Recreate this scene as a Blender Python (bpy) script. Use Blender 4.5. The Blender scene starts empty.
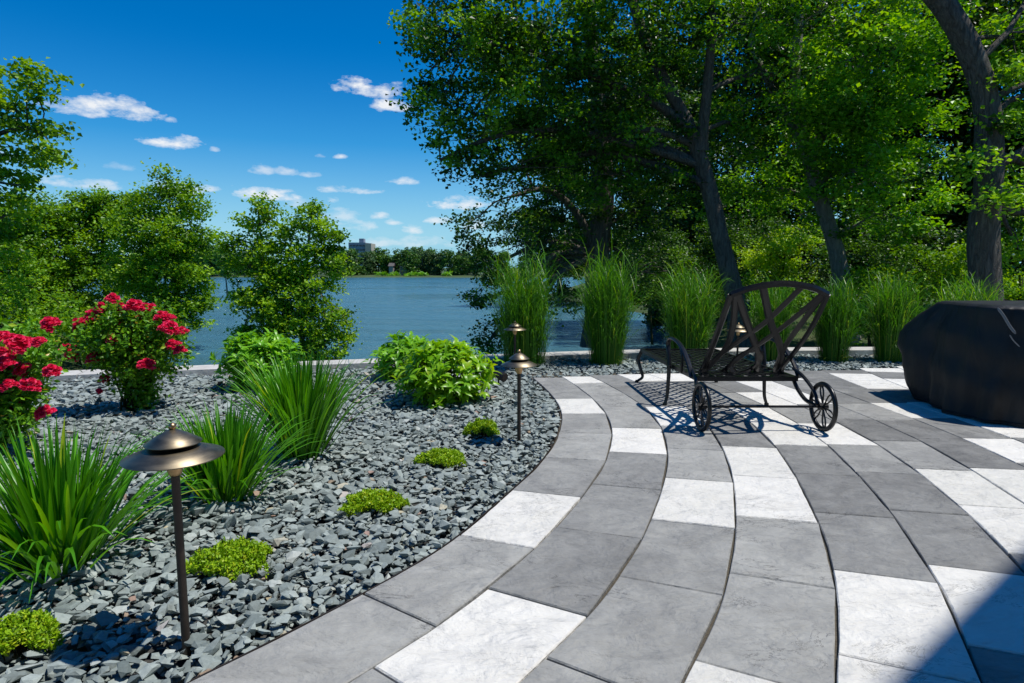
import bpy, bmesh, math, random
import numpy as np
from mathutils import Vector, Matrix

rng = np.random.default_rng(7)
random.seed(7)
SC = bpy.context.scene
COL = SC.collection
PI = math.pi

# ------------------------------------------------------------------ camera
EYE = 1.15
F = 620.0
PITCH = math.atan((341.5 - 270.0) / F)
cam_d = bpy.data.cameras.new("camera")
cam_d.sensor_width = 36.0
cam_d.lens = F / 1024.0 * 36.0
cam_d.clip_end = 5000.0
cam_d.clip_start = 0.05
cam = bpy.data.objects.new("camera", cam_d)
cam.location = (0, 0, EYE)
cam.rotation_euler = (PI / 2 - PITCH, 0, 0)
COL.objects.link(cam)
SC.camera = cam


def ray(px, py):
    u = (px - 512.0) / F
    v = (341.5 - py) / F
    return np.array([u, math.cos(PITCH) + v * math.sin(PITCH), -math.sin(PITCH) + v * math.cos(PITCH)])


def at(px, py, y):
    d = ray(px, py)
    return np.array([0, 0, EYE]) + d * (y / d[1])


def gnd(px, py, z=0.0):
    d = ray(px, py)
    return np.array([0, 0, EYE]) + d * ((z - EYE) / d[2])


# ------------------------------------------------------------------ sky, sun, exposure
LIGHT = Vector((-0.44, 0.03, -1.0)).normalized()
SUN_EL = math.asin(-LIGHT.z)
SUN_AZ = math.atan2(-LIGHT.x, -LIGHT.y)          # clockwise from +Y
world = bpy.data.worlds.new("World")
SC.world = world
world.use_nodes = True
wn, wl = world.node_tree.nodes, world.node_tree.links
wn.clear()


def wmath(op, a, b=None, c=None, clamp=False):
    n = wn.new("ShaderNodeMath")
    n.operation = op
    n.use_clamp = clamp
    for i, x in enumerate((a, b, c)):
        if x is None:
            continue
        if isinstance(x, (int, float)):
            n.inputs[i].default_value = x
        else:
            wl.new(x, n.inputs[i])
    return n.outputs[0]


sky = wn.new("ShaderNodeTexSky")
sky.sky_type = 'NISHITA'
sky.sun_disc = False
sky.sun_elevation = SUN_EL
sky.sun_rotation = SUN_AZ
sky.altitude = 300
sky.air_density = 1.0
sky.dust_density = 0.25
sky.ozone_density = 2.2
hs = wn.new("ShaderNodeHueSaturation")
hs.inputs['Saturation'].default_value = 1.75
hs.inputs['Hue'].default_value = 0.507
hs.inputs['Value'].default_value = 1.0
wl.new(sky.outputs[0], hs.inputs['Color'])
tc = wn.new("ShaderNodeTexCoord")
sx = wn.new("ShaderNodeSeparateXYZ")
wl.new(tc.outputs['Generated'], sx.inputs[0])
az = wmath('ARCTAN2', sx.outputs[0], sx.outputs[1])
el = wmath('ARCSINE', sx.outputs[2])
nz = wn.new("ShaderNodeTexNoise")
nz.inputs['Scale'].default_value = 26.0
nz.inputs['Detail'].default_value = 7.0
nz.inputs['Roughness'].default_value = 0.62
mp = wn.new("ShaderNodeMapping")
mp.inputs['Scale'].default_value = (1, 1, 2.3)
wl.new(tc.outputs['Generated'], mp.inputs[0])
wl.new(mp.outputs[0], nz.inputs['Vector'])
nsub = wmath('MULTIPLY', wmath('SUBTRACT', nz.outputs[0], 0.5), 5.2)
CLOUDS = [(103, 109, 50, 15, 1), (171, 144, 28, 9, 1), (80, 184, 44, 8, .75), (190, 190, 24, 7, .8), (266, 195, 30, 9, 1),
          (372, 91, 38, 11, 1), (390, 107, 24, 8, 1), (460, 205, 32, 8, 1), (352, 191, 30, 5, .8), (404, 182, 14, 5, .8),
          (262, 171, 13, 7, .55), (287, 172, 14, 6, .55), (310, 175, 12, 4, .5), (320, 156, 6, 3.5, .6), (340, 157, 8, 4, .9),
          (333, 200, 7, 4.5, .8), (338, 216, 22, 8, .5), (380, 217, 11, 5, .7), (412, 231, 12, 5, .75), (438, 221, 16, 5, .8),
          (360, 229, 22, 9, .6), (392, 222, 9, 5, .7), (472, 226, 14, 6, .8), (172, 121, 6, 4, .8), (400, 243, 60, 7, .5),
          (170, 186, 30, 6, .4), (125, 168, 16, 5, .3), (214, 150, 5, 3, .5),
          (300, 205, 14, 6, .4), (560, 170, 40, 12, .9), (700, 150, 60, 16, .9), (900, 120, 70, 18, .9), (-60, 150, 60, 18, .9), (-150, 60, 50, 16, 1), (1150, 60, 70, 18, 1)]
mask = None
for (cx, cy, hw, hh, op) in CLOUDS:
    d = ray(cx, cy)
    d /= np.linalg.norm(d)
    a0, e0 = math.atan2(d[0], d[1]), math.asin(d[2])
    sc_ = 1.0 / F * (d[1] ** 1.0)
    wa, we = hw * sc_ * 1.05, hh * sc_ * 1.05
    da = wmath('MULTIPLY', wmath('SUBTRACT', az, a0), 1.0 / wa)
    de = wmath('MULTIPLY', wmath('SUBTRACT', el, e0), 1.0 / we)
    # flat base: lower half is squeezed
    de2 = wmath('MAXIMUM', wmath('MULTIPLY', de, -1.7), de)
    r2 = wmath('ADD', wmath('MULTIPLY', da, da), wmath('MULTIPLY', de2, de2))
    v = wmath('SUBTRACT', 0.85, r2)
    v = wmath('ADD', v, nsub)
    v = wmath('MULTIPLY', v, .75, clamp=True)
    v = wmath('MULTIPLY', v, op)
    mask = v if mask is None else wmath('MAXIMUM', mask, v)
lowf = wmath('SUBTRACT', 1.0, wmath('MULTIPLY', el, 1 / .34), clamp=True)
lowf = wmath('MULTIPLY', wmath('POWER', lowf, 2.0), .92)
mixl = wn.new("ShaderNodeMix")
mixl.data_type = 'RGBA'
wl.new(lowf, mixl.inputs[0])
wl.new(hs.outputs[0], mixl.inputs[6])
mixl.inputs[7].default_value = (1.75, 4.7, 6.9, 1)
mixc = wn.new("ShaderNodeMix")
mixc.data_type = 'RGBA'
wl.new(mask, mixc.inputs[0])
wl.new(mixl.outputs[2], mixc.inputs[6])
mixc.inputs[7].default_value = (6.9, 7.15, 7.5, 1)
bg = wn.new("ShaderNodeBackground")
bg.inputs['Strength'].default_value = 0.115
wl.new(mixc.outputs[2], bg.inputs[0])
wo = wn.new("ShaderNodeOutputWorld")
wl.new(bg.outputs[0], wo.inputs[0])

sun_d = bpy.data.lights.new("sun", 'SUN')
sun_d.energy = 4.3
sun_d.angle = math.radians(0.53)
sun_d.color = (1.0, 0.96, 0.89)
sun = bpy.data.objects.new("sun", sun_d)
sun.rotation_euler = LIGHT.to_track_quat('-Z', 'Y').to_euler()
sun.location = (20, -2, 40)
COL.objects.link(sun)

vs = SC.view_settings
vs.view_transform = 'Standard'
vs.look = 'None'
vs.gamma = 1
vs.use_curve_mapping = False
vs.exposure = 0.12
SC.render.engine = 'CYCLES'
SC.cycles.use_denoising = True
SC.cycles.max_bounces = 8
SC.cycles.transparent_max_bounces = 8
SC.cycles.caustics_reflective = False
SC.cycles.caustics_refractive = False


# ------------------------------------------------------------------ mesh building
class MB:
    """collects vertices, faces and per-face values, then links them as ONE mesh object"""

    def __init__(self):
        self.v, self.f, self.t, self.n = [], [], [], 0

    def add(self, v, f, tint=None):
        v = np.asarray(v, float).reshape(-1, 3)
        f = [np.asarray(f)] if isinstance(f, np.ndarray) else [np.asarray(q) for q in f]
        groups = {}
        nf = 0
        order = []
        if len(f) == 1 and f[0].ndim == 2:
            self.f.append(f[0] + self.n)
            nf = len(f[0])
            t = np.full(nf, 0.5) if tint is None else np.broadcast_to(np.asarray(tint, float), (nf,)).copy()
            self.t.append(t)
        else:
            for q in f:
                groups.setdefault(len(q), []).append(q)
            k = 0
            for L, qs in groups.items():
                self.f.append(np.array(qs) + self.n)
                self.t.append(np.full(len(qs), 0.5 if tint is None else float(np.mean(tint))))
        self.v.append(v)
        self.n += len(v)
        return self

    def mesh(self, name, origin=(0, 0, 0)):
        V = np.concatenate(self.v) - np.asarray(origin, float)
        me = bpy.data.meshes.new(name)
        me.vertices.add(len(V))
        me.vertices.foreach_set("co", V.astype(np.float32).ravel())
        lt = np.concatenate([np.full(len(f), f.shape[1]) for f in self.f]).astype(np.int32)
        li = np.concatenate([f.ravel() for f in self.f]).astype(np.int32)
        ls = np.concatenate([[0], np.cumsum(lt)[:-1]]).astype(np.int32)
        me.loops.add(len(li))
        me.loops.foreach_set("vertex_index", li)
        me.polygons.add(len(lt))
        me.polygons.foreach_set("loop_start", ls)
        me.polygons.foreach_set("loop_total", lt)
        a = me.attributes.new("tint", 'FLOAT', 'FACE')
        a.data.foreach_set("value", np.concatenate(self.t).astype(np.float32))
        me.update(calc_edges=True)
        return me

    def build(self, name, mat, parent=None, smooth=False, origin=None):
        if origin is None:
            origin = parent.get("_o", (0, 0, 0)) if parent is not None else (0, 0, 0)
        me = self.mesh(name, origin)
        for m in (mat if isinstance(mat, (list, tuple)) else [mat]):
            me.materials.append(m)
        me.polygons.foreach_set("use_smooth", np.full(len(me.polygons), bool(smooth)))
        o = bpy.data.objects.new(name, me)
        COL.objects.link(o)
        if parent is not None:
            o.parent = parent
            o["_o"] = list(origin)
        else:
            o.location = origin
        return o


def tag(o, label=None, cat=None, group=None, kind=None):
    for k, v in (("label", label), ("category", cat), ("group", group), ("kind", kind)):
        if v:
            o[k] = v
    return o


def thing(name, loc, label, cat, group=None):
    o = bpy.data.objects.new(name, None)
    o.empty_display_size = 0.1
    COL.objects.link(o)
    o.location = tuple(float(c) for c in loc)
    o["_o"] = [float(c) for c in loc]
    return tag(o, label, cat, group)


def norm(a):
    a = np.asarray(a, float)
    return a / np.maximum(np.linalg.norm(a, axis=-1, keepdims=True), 1e-9)


def spline(pts, n):
    """Catmull-Rom through pts (k x m) -> n samples"""
    P = np.asarray(pts, float)
    if len(P) == 2:
        t = np.linspace(0, 1, n)[:, None]
        return P[0] * (1 - t) + P[1] * t
    Q = np.vstack([2 * P[0] - P[1], P, 2 * P[-1] - P[-2]])
    out = []
    for s in np.linspace(0, len(P) - 1 - 1e-6, n):
        i = int(s)
        t = s - i
        p0, p1, p2, p3 = Q[i], Q[i + 1], Q[i + 2], Q[i + 3]
        out.append(0.5 * (2 * p1 + (p2 - p0) * t + (2 * p0 - 5 * p1 + 4 * p2 - p3) * t * t + (3 * p1 - p0 - 3 * p2 + p3) * t ** 3))
    return np.array(out)


def tube(mb, pts, rad, n=8, cap=True, tint=0.5, flat=None, jitter=0.0, nrm=None):
    """swept tube; flat=(a,b) gives an elliptical / flat-bar section (a along the side vector, b along the other)"""
    P = np.asarray(pts, float)
    k = len(P)
    R = np.broadcast_to(np.asarray(rad, float), (k,))
    T = norm(np.gradient(P, axis=0))
    up = np.array([0, 0, 1.0]) if abs(T[0][2]) < 0.9 else np.array([1.0, 0, 0])
    V = []
    ang = np.linspace(0, 2 * PI, n, endpoint=False) + (PI / n if n == 4 else 0)
    side = norm(np.cross(T[0], up))
    for i in range(k):
        side = norm(side - T[i] * np.dot(side, T[i])) if nrm is None else norm(np.cross(T[i], nrm))
        oth = np.cross(side, T[i])
        a, b = flat if flat else (1, 1)
        rr = R[i] * (1 + jitter * rng.normal(size=n)) if jitter else R[i]
        V.append(P[i] + (np.cos(ang) * rr * a)[:, None] * side + (np.sin(ang) * rr * b)[:, None] * oth)
    V = np.concatenate(V)
    i = np.arange(k - 1)[:, None] * n
    j = np.arange(n)[None, :]
    j2 = (j + 1) % n
    Fq = np.stack([i + j, i + j2, i + n + j2, i + n + j], -1).reshape(-1, 4)
    n0 = mb.n
    mb.add(V, Fq, tint)
    if cap:
        mb.f.append(np.array([list(range(n0 + n - 1, n0 - 1, -1))]))
        mb.f.append(np.array([list(range(n0 + (k - 1) * n, n0 + k * n))]))
        mb.t.append(np.array([float(np.mean(tint))] * 2))


def bar(mb, a, b, r, n=8, tint=.5):
    tube(mb, [a, b], r, n, tint=tint)


def box(mb, lo, hi, tint=.5, bev=0.0):
    lo, hi = np.asarray(lo, float), np.asarray(hi, float)
    if bev <= 0:
        v = [[x, y, z] for z in (lo[2], hi[2]) for (x, y) in ((lo[0], lo[1]), (hi[0], lo[1]), (hi[0], hi[1]), (lo[0], hi[1]))]
        f = np.array([[3, 2, 1, 0], [4, 5, 6, 7], [0, 1, 5, 4], [1, 2, 6, 5], [2, 3, 7, 6], [3, 0, 4, 7]])
        mb.add(v, f, tint)
    else:
        bm = bmesh.new()
        bmesh.ops.create_cube(bm, size=1, matrix=Matrix.Translation(Vector((lo + hi) / 2)) @ Matrix.Diagonal((*(hi - lo), 1)))
        bmesh.ops.bevel(bm, geom=bm.edges[:], offset=bev, segments=2, affect='EDGES')
        bm.verts.index_update()
        mb.add([v.co[:] for v in bm.verts], [[q.index for q in p.verts] for p in bm.faces], tint)
        bm.free()


def lathe(mb, prof, c, n=40, tint=.5):
    P = np.asarray(prof, float)
    k = len(P)
    a = np.linspace(0, 2 * PI, n, endpoint=False)
    V = np.stack([P[:, 0][:, None] * np.cos(a) + c[0], P[:, 0][:, None] * np.sin(a) + c[1], np.repeat(P[:, 1][:, None], n, 1) + c[2]], -1).reshape(-1, 3)
    i = np.arange(k - 1)[:, None] * n
    j = np.arange(n)[None, :]
    j2 = (j + 1) % n
    mb.add(V, np.stack([i + j, i + j2, i + n + j2, i + n + j], -1).reshape(-1, 4), tint)


def strips(mb, base, d, nrm, L, W, prof, droop=0.0, seg=None, fold=0.0, tint=0.5, grav=0.0):
    """N ribbon leaves at once. base,d,nrm (N,3), L,W (N,), prof: width factors along the ribbon; droop bends towards -nrm, grav towards -z"""
    N = len(base)
    prof = np.asarray(prof, float)
    k = len(prof)
    d = norm(d)
    nrm = norm(nrm - d * np.sum(nrm * d, -1, keepdims=True))
    side = np.cross(d, nrm)
    droop = np.broadcast_to(np.asarray(droop, float), (N,))
    grav = np.broadcast_to(np.asarray(grav, float), (N,))
    pts = [np.array(base, float)]
    cur = d.copy()
    nn = nrm.copy()
    for i in range(1, k):
        pts.append(pts[-1] + cur * (L / (k - 1))[:, None])
        cur = norm(cur - nn * (droop / (k - 1))[:, None] + np.array([0, 0, -1.0]) * (grav * i / (k - 1) ** 2 * 2)[:, None])
        nn = norm(np.cross(side, cur))
    V = []
    for i in range(k):
        w = (W * prof[i] * 0.5)[:, None]
        lift = nn * (w * fold)
        V += [pts[i] - side * w + lift, pts[i] + side * w + lift] if fold == 0 else [pts[i] - side * w + lift, pts[i], pts[i] + side * w + lift]
    c = 2 if fold == 0 else 3
    V = np.stack(V, 1).reshape(-1, 3)
    base_i = (np.arange(N) * k * c)[:, None, None]
    i = (np.arange(k - 1) * c)[None, :, None]
    j = np.arange(c - 1)[None, None, :]
    q = base_i + i + j
    Fq = np.stack([q, q + 1, q + c + 1, q + c], -1).reshape(-1, 4)
    tt = np.repeat(np.broadcast_to(np.asarray(tint, float), (N,)), (k - 1) * (c - 1))
    mb.add(V, Fq, tt)


def leaves(mb, cen, size, up=0.9, tint=0.5, ratio=0.62, fold=0.25):
    """N rhombic leaves, one folded quad each"""
    N = len(cen)
    n = norm(rng.normal(size=(N, 3)) + np.array([0, 0, up]))
    d = norm(np.cross(n, rng.normal(size=(N, 3))))
    s = np.cross(n, d)
    L = np.broadcast_to(np.asarray(size, float), (N,)) * rng.uniform(0.7, 1.3, N)
    L = L[:, None]
    a = cen - d * L * .5
    b = cen + s * L * ratio * .5 + n * L * fold * .5 - d * L * .08
    c = cen + d * L * .5
    e = cen - s * L * ratio * .5 + n * L * fold * .5 - d * L * .08
    V = np.stack([a, b, c, e], 1).reshape(-1, 3)
    mb.add(V, np.arange(4 * N).reshape(N, 4), np.broadcast_to(np.asarray(tint, float), (N,)))


# ------------------------------------------------------------------ materials
def mat(name):
    m = bpy.data.materials.new(name)
    m.use_nodes = True
    nt = m.node_tree
    nt.nodes.clear()
    out = nt.nodes.new("ShaderNodeOutputMaterial")
    p = nt.nodes.new("ShaderNodeBsdfPrincipled")
    nt.links.new(p.outputs[0], out.inputs[0])
    return m, nt, p, out


def ramp(nt, fac, stops):
    r = nt.nodes.new("ShaderNodeValToRGB")
    e = r.color_ramp.elements
    while len(e) < len(stops):
        e.new(0.5)
    for i, (pos, c) in enumerate(stops):
        e[i].position = pos
        e[i].color = (*c, 1)
    if fac is not None:
        nt.links.new(fac, r.inputs[0])
    return r.outputs[0]


def noise(nt, scale, detail=4, rough=.55, coord='Object', stretch=None, dist=0.0):
    t = nt.nodes.new("ShaderNodeTexCoord")
    n = nt.nodes.new("ShaderNodeTexNoise")
    n.inputs['Scale'].default_value = scale
    n.inputs['Detail'].default_value = detail
    n.inputs['Roughness'].default_value = rough
    n.inputs['Distortion'].default_value = dist
    src = t.outputs[coord]
    if stretch:
        mpn = nt.nodes.new("ShaderNodeMapping")
        mpn.inputs['Scale'].default_value = stretch
        nt.links.new(src, mpn.inputs[0])
        src = mpn.outputs[0]
    nt.links.new(src, n.inputs['Vector'])
    return n.outputs[0]


def attr(nt, name='tint'):
    a = nt.nodes.new("ShaderNodeAttribute")
    a.attribute_name = name
    return a.outputs['Fac']


def nmath(nt, op, a, b, clamp=False):
    n = nt.nodes.new("ShaderNodeMath")
    n.operation = op
    n.use_clamp = clamp
    for i, x in enumerate((a, b)):
        if isinstance(x, (int, float)):
            n.inputs[i].default_value = x
        else:
            nt.links.new(x, n.inputs[i])
    return n.outputs[0]


def mixrgb(nt, fac, a, b, mode='MIX'):
    n = nt.nodes.new("ShaderNodeMix")
    n.data_type = 'RGBA'
    n.blend_type = mode
    for i, x in ((0, fac), (6, a), (7, b)):
        if isinstance(x, (int, float)):
            n.inputs[i].default_value = x
        elif isinstance(x, tuple):
            n.inputs[i].default_value = (*x, 1)
        else:
            nt.links.new(x, n.inputs[i])
    return n.outputs[2]


def bump(nt, p, h, strength=.5, dist=.01, prev=None):
    b = nt.nodes.new("ShaderNodeBump")
    b.inputs['Strength'].default_value = strength
    b.inputs['Distance'].default_value = dist
    nt.links.new(h, b.inputs['Height'])
    if prev is not None:
        nt.links.new(prev, b.inputs['Normal'])
    nt.links.new(b.outputs[0], p.inputs['Normal'])
    return b.outputs[0]


def leaf_mat(name, stops, trans=0.35, rough=.42, spec=.35, tcol=None):
    m, nt, p, out = mat(name)
    c = ramp(nt, attr(nt), stops)
    nt.links.new(c, p.inputs['Base Color'])
    p.inputs['Roughness'].default_value = rough
    p.inputs['Specular IOR Level'].default_value = spec
    tr = nt.nodes.new("ShaderNodeBsdfTranslucent")
    hsn = nt.nodes.new("ShaderNodeHueSaturation")
    hsn.inputs['Hue'].default_value = .485
    hsn.inputs['Saturation'].default_value = 1.15
    hsn.inputs['Value'].default_value = 1.5
    nt.links.new(c, hsn.inputs['Color'])
    nt.links.new(hsn.outputs[0], tr.inputs[0])
    mx = nt.nodes.new("ShaderNodeMixShader")
    mx.inputs[0].default_value = trans
    nt.links.new(p.outputs[0], mx.inputs[1])
    nt.links.new(tr.outputs[0], mx.inputs[2])
    nt.links.new(mx.outputs[0], out.inputs[0])
    return m


M = {}
M['maple'] = leaf_mat('maple leaf', [(0, (.014, .05, .005)), (.40, (.045, .14, .008)), (.72, (.135, .34, .016)), (1, (.27, .52, .03))], .34)
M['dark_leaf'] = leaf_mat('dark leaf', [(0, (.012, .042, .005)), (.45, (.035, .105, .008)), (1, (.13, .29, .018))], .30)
M['ash_leaf'] = leaf_mat('ash leaf', [(0, (.022, .075, .005)), (.40, (.075, .22, .010)), (.72, (.18, .42, .018)), (1, (.30, .56, .035))], .36)
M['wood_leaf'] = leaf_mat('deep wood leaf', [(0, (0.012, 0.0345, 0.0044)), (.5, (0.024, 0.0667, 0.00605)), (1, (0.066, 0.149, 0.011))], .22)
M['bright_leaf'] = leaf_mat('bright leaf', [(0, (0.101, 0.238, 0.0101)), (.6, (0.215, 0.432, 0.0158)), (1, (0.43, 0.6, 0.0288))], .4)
M['mid_leaf'] = leaf_mat('mid green leaf', [(0, (0.0727, 0.181, 0.00864)), (.6, (0.141, 0.316, 0.012)), (1, (0.304, 0.513, 0.0199))], .35)
M['far_leaf'] = leaf_mat('far leaf', [(0, (0.0393, 0.108, 0.0194)), (.6, (0.073, 0.179, 0.0259)), (1, (0.154, 0.287, 0.0389))], .2)
M['far_leaf_pale'] = leaf_mat('far pale leaf', [(0, (0.0462, 0.1, 0.0336)), (.6, (0.077, 0.154, 0.0504)), (1, (0.131, 0.231, 0.0672))], .2)
M['blade'] = leaf_mat('strap leaf', [(0, (0.0389, 0.17, 0.00648)), (.6, (0.0776, 0.3, 0.00972)), (.93, (0.146, 0.46, 0.0162)), (1, (0.389, 0.521, 0.0324))], .3, .36, .4)
M['reed'] = leaf_mat('ornamental grass', [(0, (0.0303, 0.13, 0.00732)), (.6, (0.0667, 0.229, 0.0115)), (.9, (0.122, 0.335, 0.0204)), (1, (0.315, 0.412, 0.0449))], .35, .42, .35)
M['lance'] = leaf_mat('lance leaf', [(0, (0.123, 0.3, 0.0102)), (.5, (0.222, 0.481, 0.0141)), (1, (0.422, 0.554, 0.0255))], .35, .34, .4)
M['lance_dark'] = leaf_mat('lance leaf darker', [(0, (0.0913, 0.273, 0.0137)), (.5, (0.169, 0.434, 0.0167)), (1, (0.313, 0.6, 0.0267))], .35, .34, .4)
M['rose_leaf'] = leaf_mat('rose leaf', [(0, (0.057, 0.179, 0.0119)), (.6, (0.126, 0.329, 0.017)), (.93, (0.287, 0.568, 0.0255)), (1, (0.57, 0.299, 0.034))], .3, .35, .4)
M['sedum'] = leaf_mat('sedum', [(0, (0.155, 0.301, 0.0101)), (.6, (0.308, 0.508, 0.0144)), (1, (0.51, 0.57, 0.0288))], .25, .45, .3)

m, nt, p, out = mat('petal')
c = ramp(nt, attr(nt), [(0, (.74, .014, .08)), (.6, (.95, .045, .17)), (1, (.96, .18, .32))])
nt.links.new(c, p.inputs['Base Color'])
p.inputs['Roughness'].default_value = .6
p.inputs['Specular IOR Level'].default_value = .2
tr = nt.nodes.new("ShaderNodeBsdfTranslucent")
nt.links.new(c, tr.inputs[0])
mx = nt.nodes.new("ShaderNodeMixShader")
mx.inputs[0].default_value = .42
nt.links.new(p.outputs[0], mx.inputs[1])
nt.links.new(tr.outputs[0], mx.inputs[2])
nt.links.new(mx.outputs[0], out.inputs[0])
M['petal'] = m


def bark(name, a, b, sc=5.0):
    m, nt, p, out = mat(name)
    n = noise(nt, sc, 8, .7, 'Object', (3.6, 3.6, .7), 1.0)
    c = ramp(nt, n, [(.3, a), (.7, b)])
    nt.links.new(c, p.inputs['Base Color'])
    p.inputs['Roughness'].default_value = .9
    p.inputs['Specular IOR Level'].default_value = .15
    bump(nt, p, n, 1.0, .12)
    return m


M['bark'] = bark('bark', (.06, .052, .043), (.27, .24, .20))
M['bark_pale'] = bark('pale bark', (.19, .17, .145), (.46, .42, .36))
M['stem'] = bark('green stem', (.04, .05, .02), (.09, .10, .04), 20)


def paver_mat(name, stops, vein, amp=.14):
    m, nt, p, out = mat(name)
    t = attr(nt)
    big = noise(nt, 3.3, 8, .68, 'Object', None, .8)
    fine = noise(nt, 16, 9, .72, 'Object', (1, 1.8, 1), .3)
    f = nmath(nt, 'ADD', nmath(nt, 'MULTIPLY', t, .5), nmath(nt, 'SUBTRACT', nmath(nt, 'MULTIPLY', big, 1.0), .25))
    c = ramp(nt, f, stops)
    fr = ramp(nt, fine, [(.25, (1 - amp,) * 3), (.75, (1 + amp * .6,) * 3)])
    c = mixrgb(nt, 1.0, c, fr, 'MULTIPLY')
    # chips and worn lines with shapes of their own
    sc = noise(nt, 3.1, 7, .72, 'Object', (1, 1.8, 1), 1.6)
    line = ramp(nt, nmath(nt, 'ABSOLUTE', nmath(nt, 'SUBTRACT', sc, .5), 0), [(.0, (1, 1, 1)), (.014, (0, 0, 0))])
    gate = ramp(nt, noise(nt, 2.7, 2, .5, 'Object', None, .3), [(.53, (0, 0, 0)), (.60, (1, 1, 1))])
    lm = mixrgb(nt, 1.0, line, gate, 'MULTIPLY')
    c = mixrgb(nt, lm, c, vein)
    # loose grey dust blotches
    du = ramp(nt, noise(nt, 5.5, 8, .75, 'Object', None, .8), [(.56, (0, 0, 0)), (.74, (1, 1, 1))])
    c = mixrgb(nt, nmath(nt, 'MULTIPLY', du, .16), c, (.42, .41, .39))
    nt.links.new(c, p.inputs['Base Color'])
    p.inputs['Roughness'].default_value = .78
    p.inputs['Specular IOR Level'].default_value = .3
    hgt = noise(nt, 7, 10, .68, 'Object', (1, 1.5, 1), .35)
    h2 = noise(nt, 2.6, 4, .6, 'Object', (1, 1.7, 1), .2)
    b0 = bump(nt, p, h2, 1.0, .06)
    b1 = bump(nt, p, hgt, 1.0, .026, b0)
    b2 = bump(nt, p, lm, -.6, .006, b1)
    return m


M['paver_grey'] = paver_mat('grey paver', [(.15, (.15, .151, .148)), (.5, (.26, .261, .252)), (.88, (.40, .40, .378))], (.075, .075, .075))
M['paver_white'] = paver_mat('white paver', [(.15, (.64, .63, .58)), (.5, (.715, .70, .655)), (.85, (.775, .76, .71))], (.38, .37, .34), .06)

m, nt, p, out = mat('joint sand')
c = ramp(nt, noise(nt, 120, 3, .6), [(.3, (.035, .030, .022)), (.7, (.11, .095, .068))])
nt.links.new(c, p.inputs['Base Color'])
p.inputs['Roughness'].default_value = .95
M['sand'] = m

m, nt, p, out = mat('crushed stone')
c = ramp(nt, attr(nt), [(0, (.135, .165, .16)), (.35, (.235, .275, .262)), (.7, (.33, .38, .36)), (.93, (.42, .45, .42)), (.955, (.42, .37, .25)), (.985, (.30, .19, .15)), (1, (.48, .47, .44))])
fr = ramp(nt, noise(nt, 55, 5, .7), [(.25, (.72, .72, .72)), (.75, (1.2, 1.2, 1.2))])
c = mixrgb(nt, 1.0, c, fr, 'MULTIPLY')
nt.links.new(c, p.inputs['Base Color'])
p.inputs['Roughness'].default_value = .72
p.inputs['Specular IOR Level'].default_value = .35
bump(nt, p, noise(nt, 70, 5, .65), .6, .004)
M['stone'] = m

m, nt, p, out = mat('bed soil')
c = ramp(nt, noise(nt, 40, 5, .7), [(.3, (.025, .025, .024)), (.7, (.07, .072, .07))])
nt.links.new(c, p.inputs['Base Color'])
p.inputs['Roughness'].default_value = .95
M['soil'] = m

m, nt, p, out = mat('coping stone')
c = ramp(nt, noise(nt, 7, 7, .7), [(.3, (.40, .385, .35)), (.7, (.60, .585, .545))])
nt.links.new(c, p.inputs['Base Color'])
p.inputs['Roughness'].default_value = .85
bump(nt, p, noise(nt, 30, 6, .6), .5, .01)
M['coping'] = m

m, nt, p, out = mat('bank ground')
c = ramp(nt, noise(nt, 1.4, 7, .7), [(.3, (.035, .05, .018)), (.5, (.06, .10, .02)), (.72, (.09, .085, .04))])
nt.links.new(c, p.inputs['Base Color'])
p.inputs['Roughness'].default_value = .95
bump(nt, p, noise(nt, 12, 6, .7), 1.0, .1)
M['bank'] = m

m, nt, p, out = mat('far grass')
c = ramp(nt, noise(nt, .12, 6, .7), [(.3, (.03, .055, .016)), (.7, (.075, .12, .028))])
nt.links.new(c, p.inputs['Base Color'])
p.inputs['Roughness'].default_value = .95
M['far_grass'] = m

m, nt, p, out = mat('lake water')
p.inputs['Base Color'].default_value = (.055, .15, .185, 1)
p.inputs['Roughness'].default_value = .2
p.inputs['IOR'].default_value = 1.33
n1 = noise(nt, 1.1, 5, .6, 'Object', (1, 1.6, 1), .3)
n2 = noise(nt, 5.0, 4, .6, 'Object', (1, 1.4, 1), .2)
n0 = noise(nt, .22, 6, .62, 'Object', (1, 2.2, 1), .6)
n00 = noise(nt, .035, 4, .6, 'Object', (1, 2.5, 1), .5)
b0 = bump(nt, p, n0, .9, .9)
b1 = bump(nt, p, n1, .8, .25, b0)
bump(nt, p, n2, .6, .05, b1)
rw = nt.nodes.new('ShaderNodeMapRange')
rw.inputs[1].default_value, rw.inputs[2].default_value, rw.inputs[3].default_value, rw.inputs[4].default_value = .35, .65, .12, .30
nt.links.new(n00, rw.inputs[0])
nt.links.new(rw.outputs[0], p.inputs['Roughness'])
M['water'] = m


def metal(name, col, rough, mettle=1.0, nz_=0.12, scale=30, stretch=None):
    m, nt, p, out = mat(name)
    n = noise(nt, scale, 4, .6, 'Object', stretch)
    c = ramp(nt, n, [(.3, tuple(x * (1 - nz_ * 2) for x in col)), (.7, tuple(x * (1 + nz_ * 2) for x in col))])
    nt.links.new(c, p.inputs['Base Color'])
    p.inputs['Metallic'].default_value = mettle
    r = nmath(nt, 'ADD', nmath(nt, 'MULTIPLY', n, .2), rough - .1)
    nt.links.new(r, p.inputs['Roughness'])
    bump(nt, p, n, .15, .002)
    return m


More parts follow.
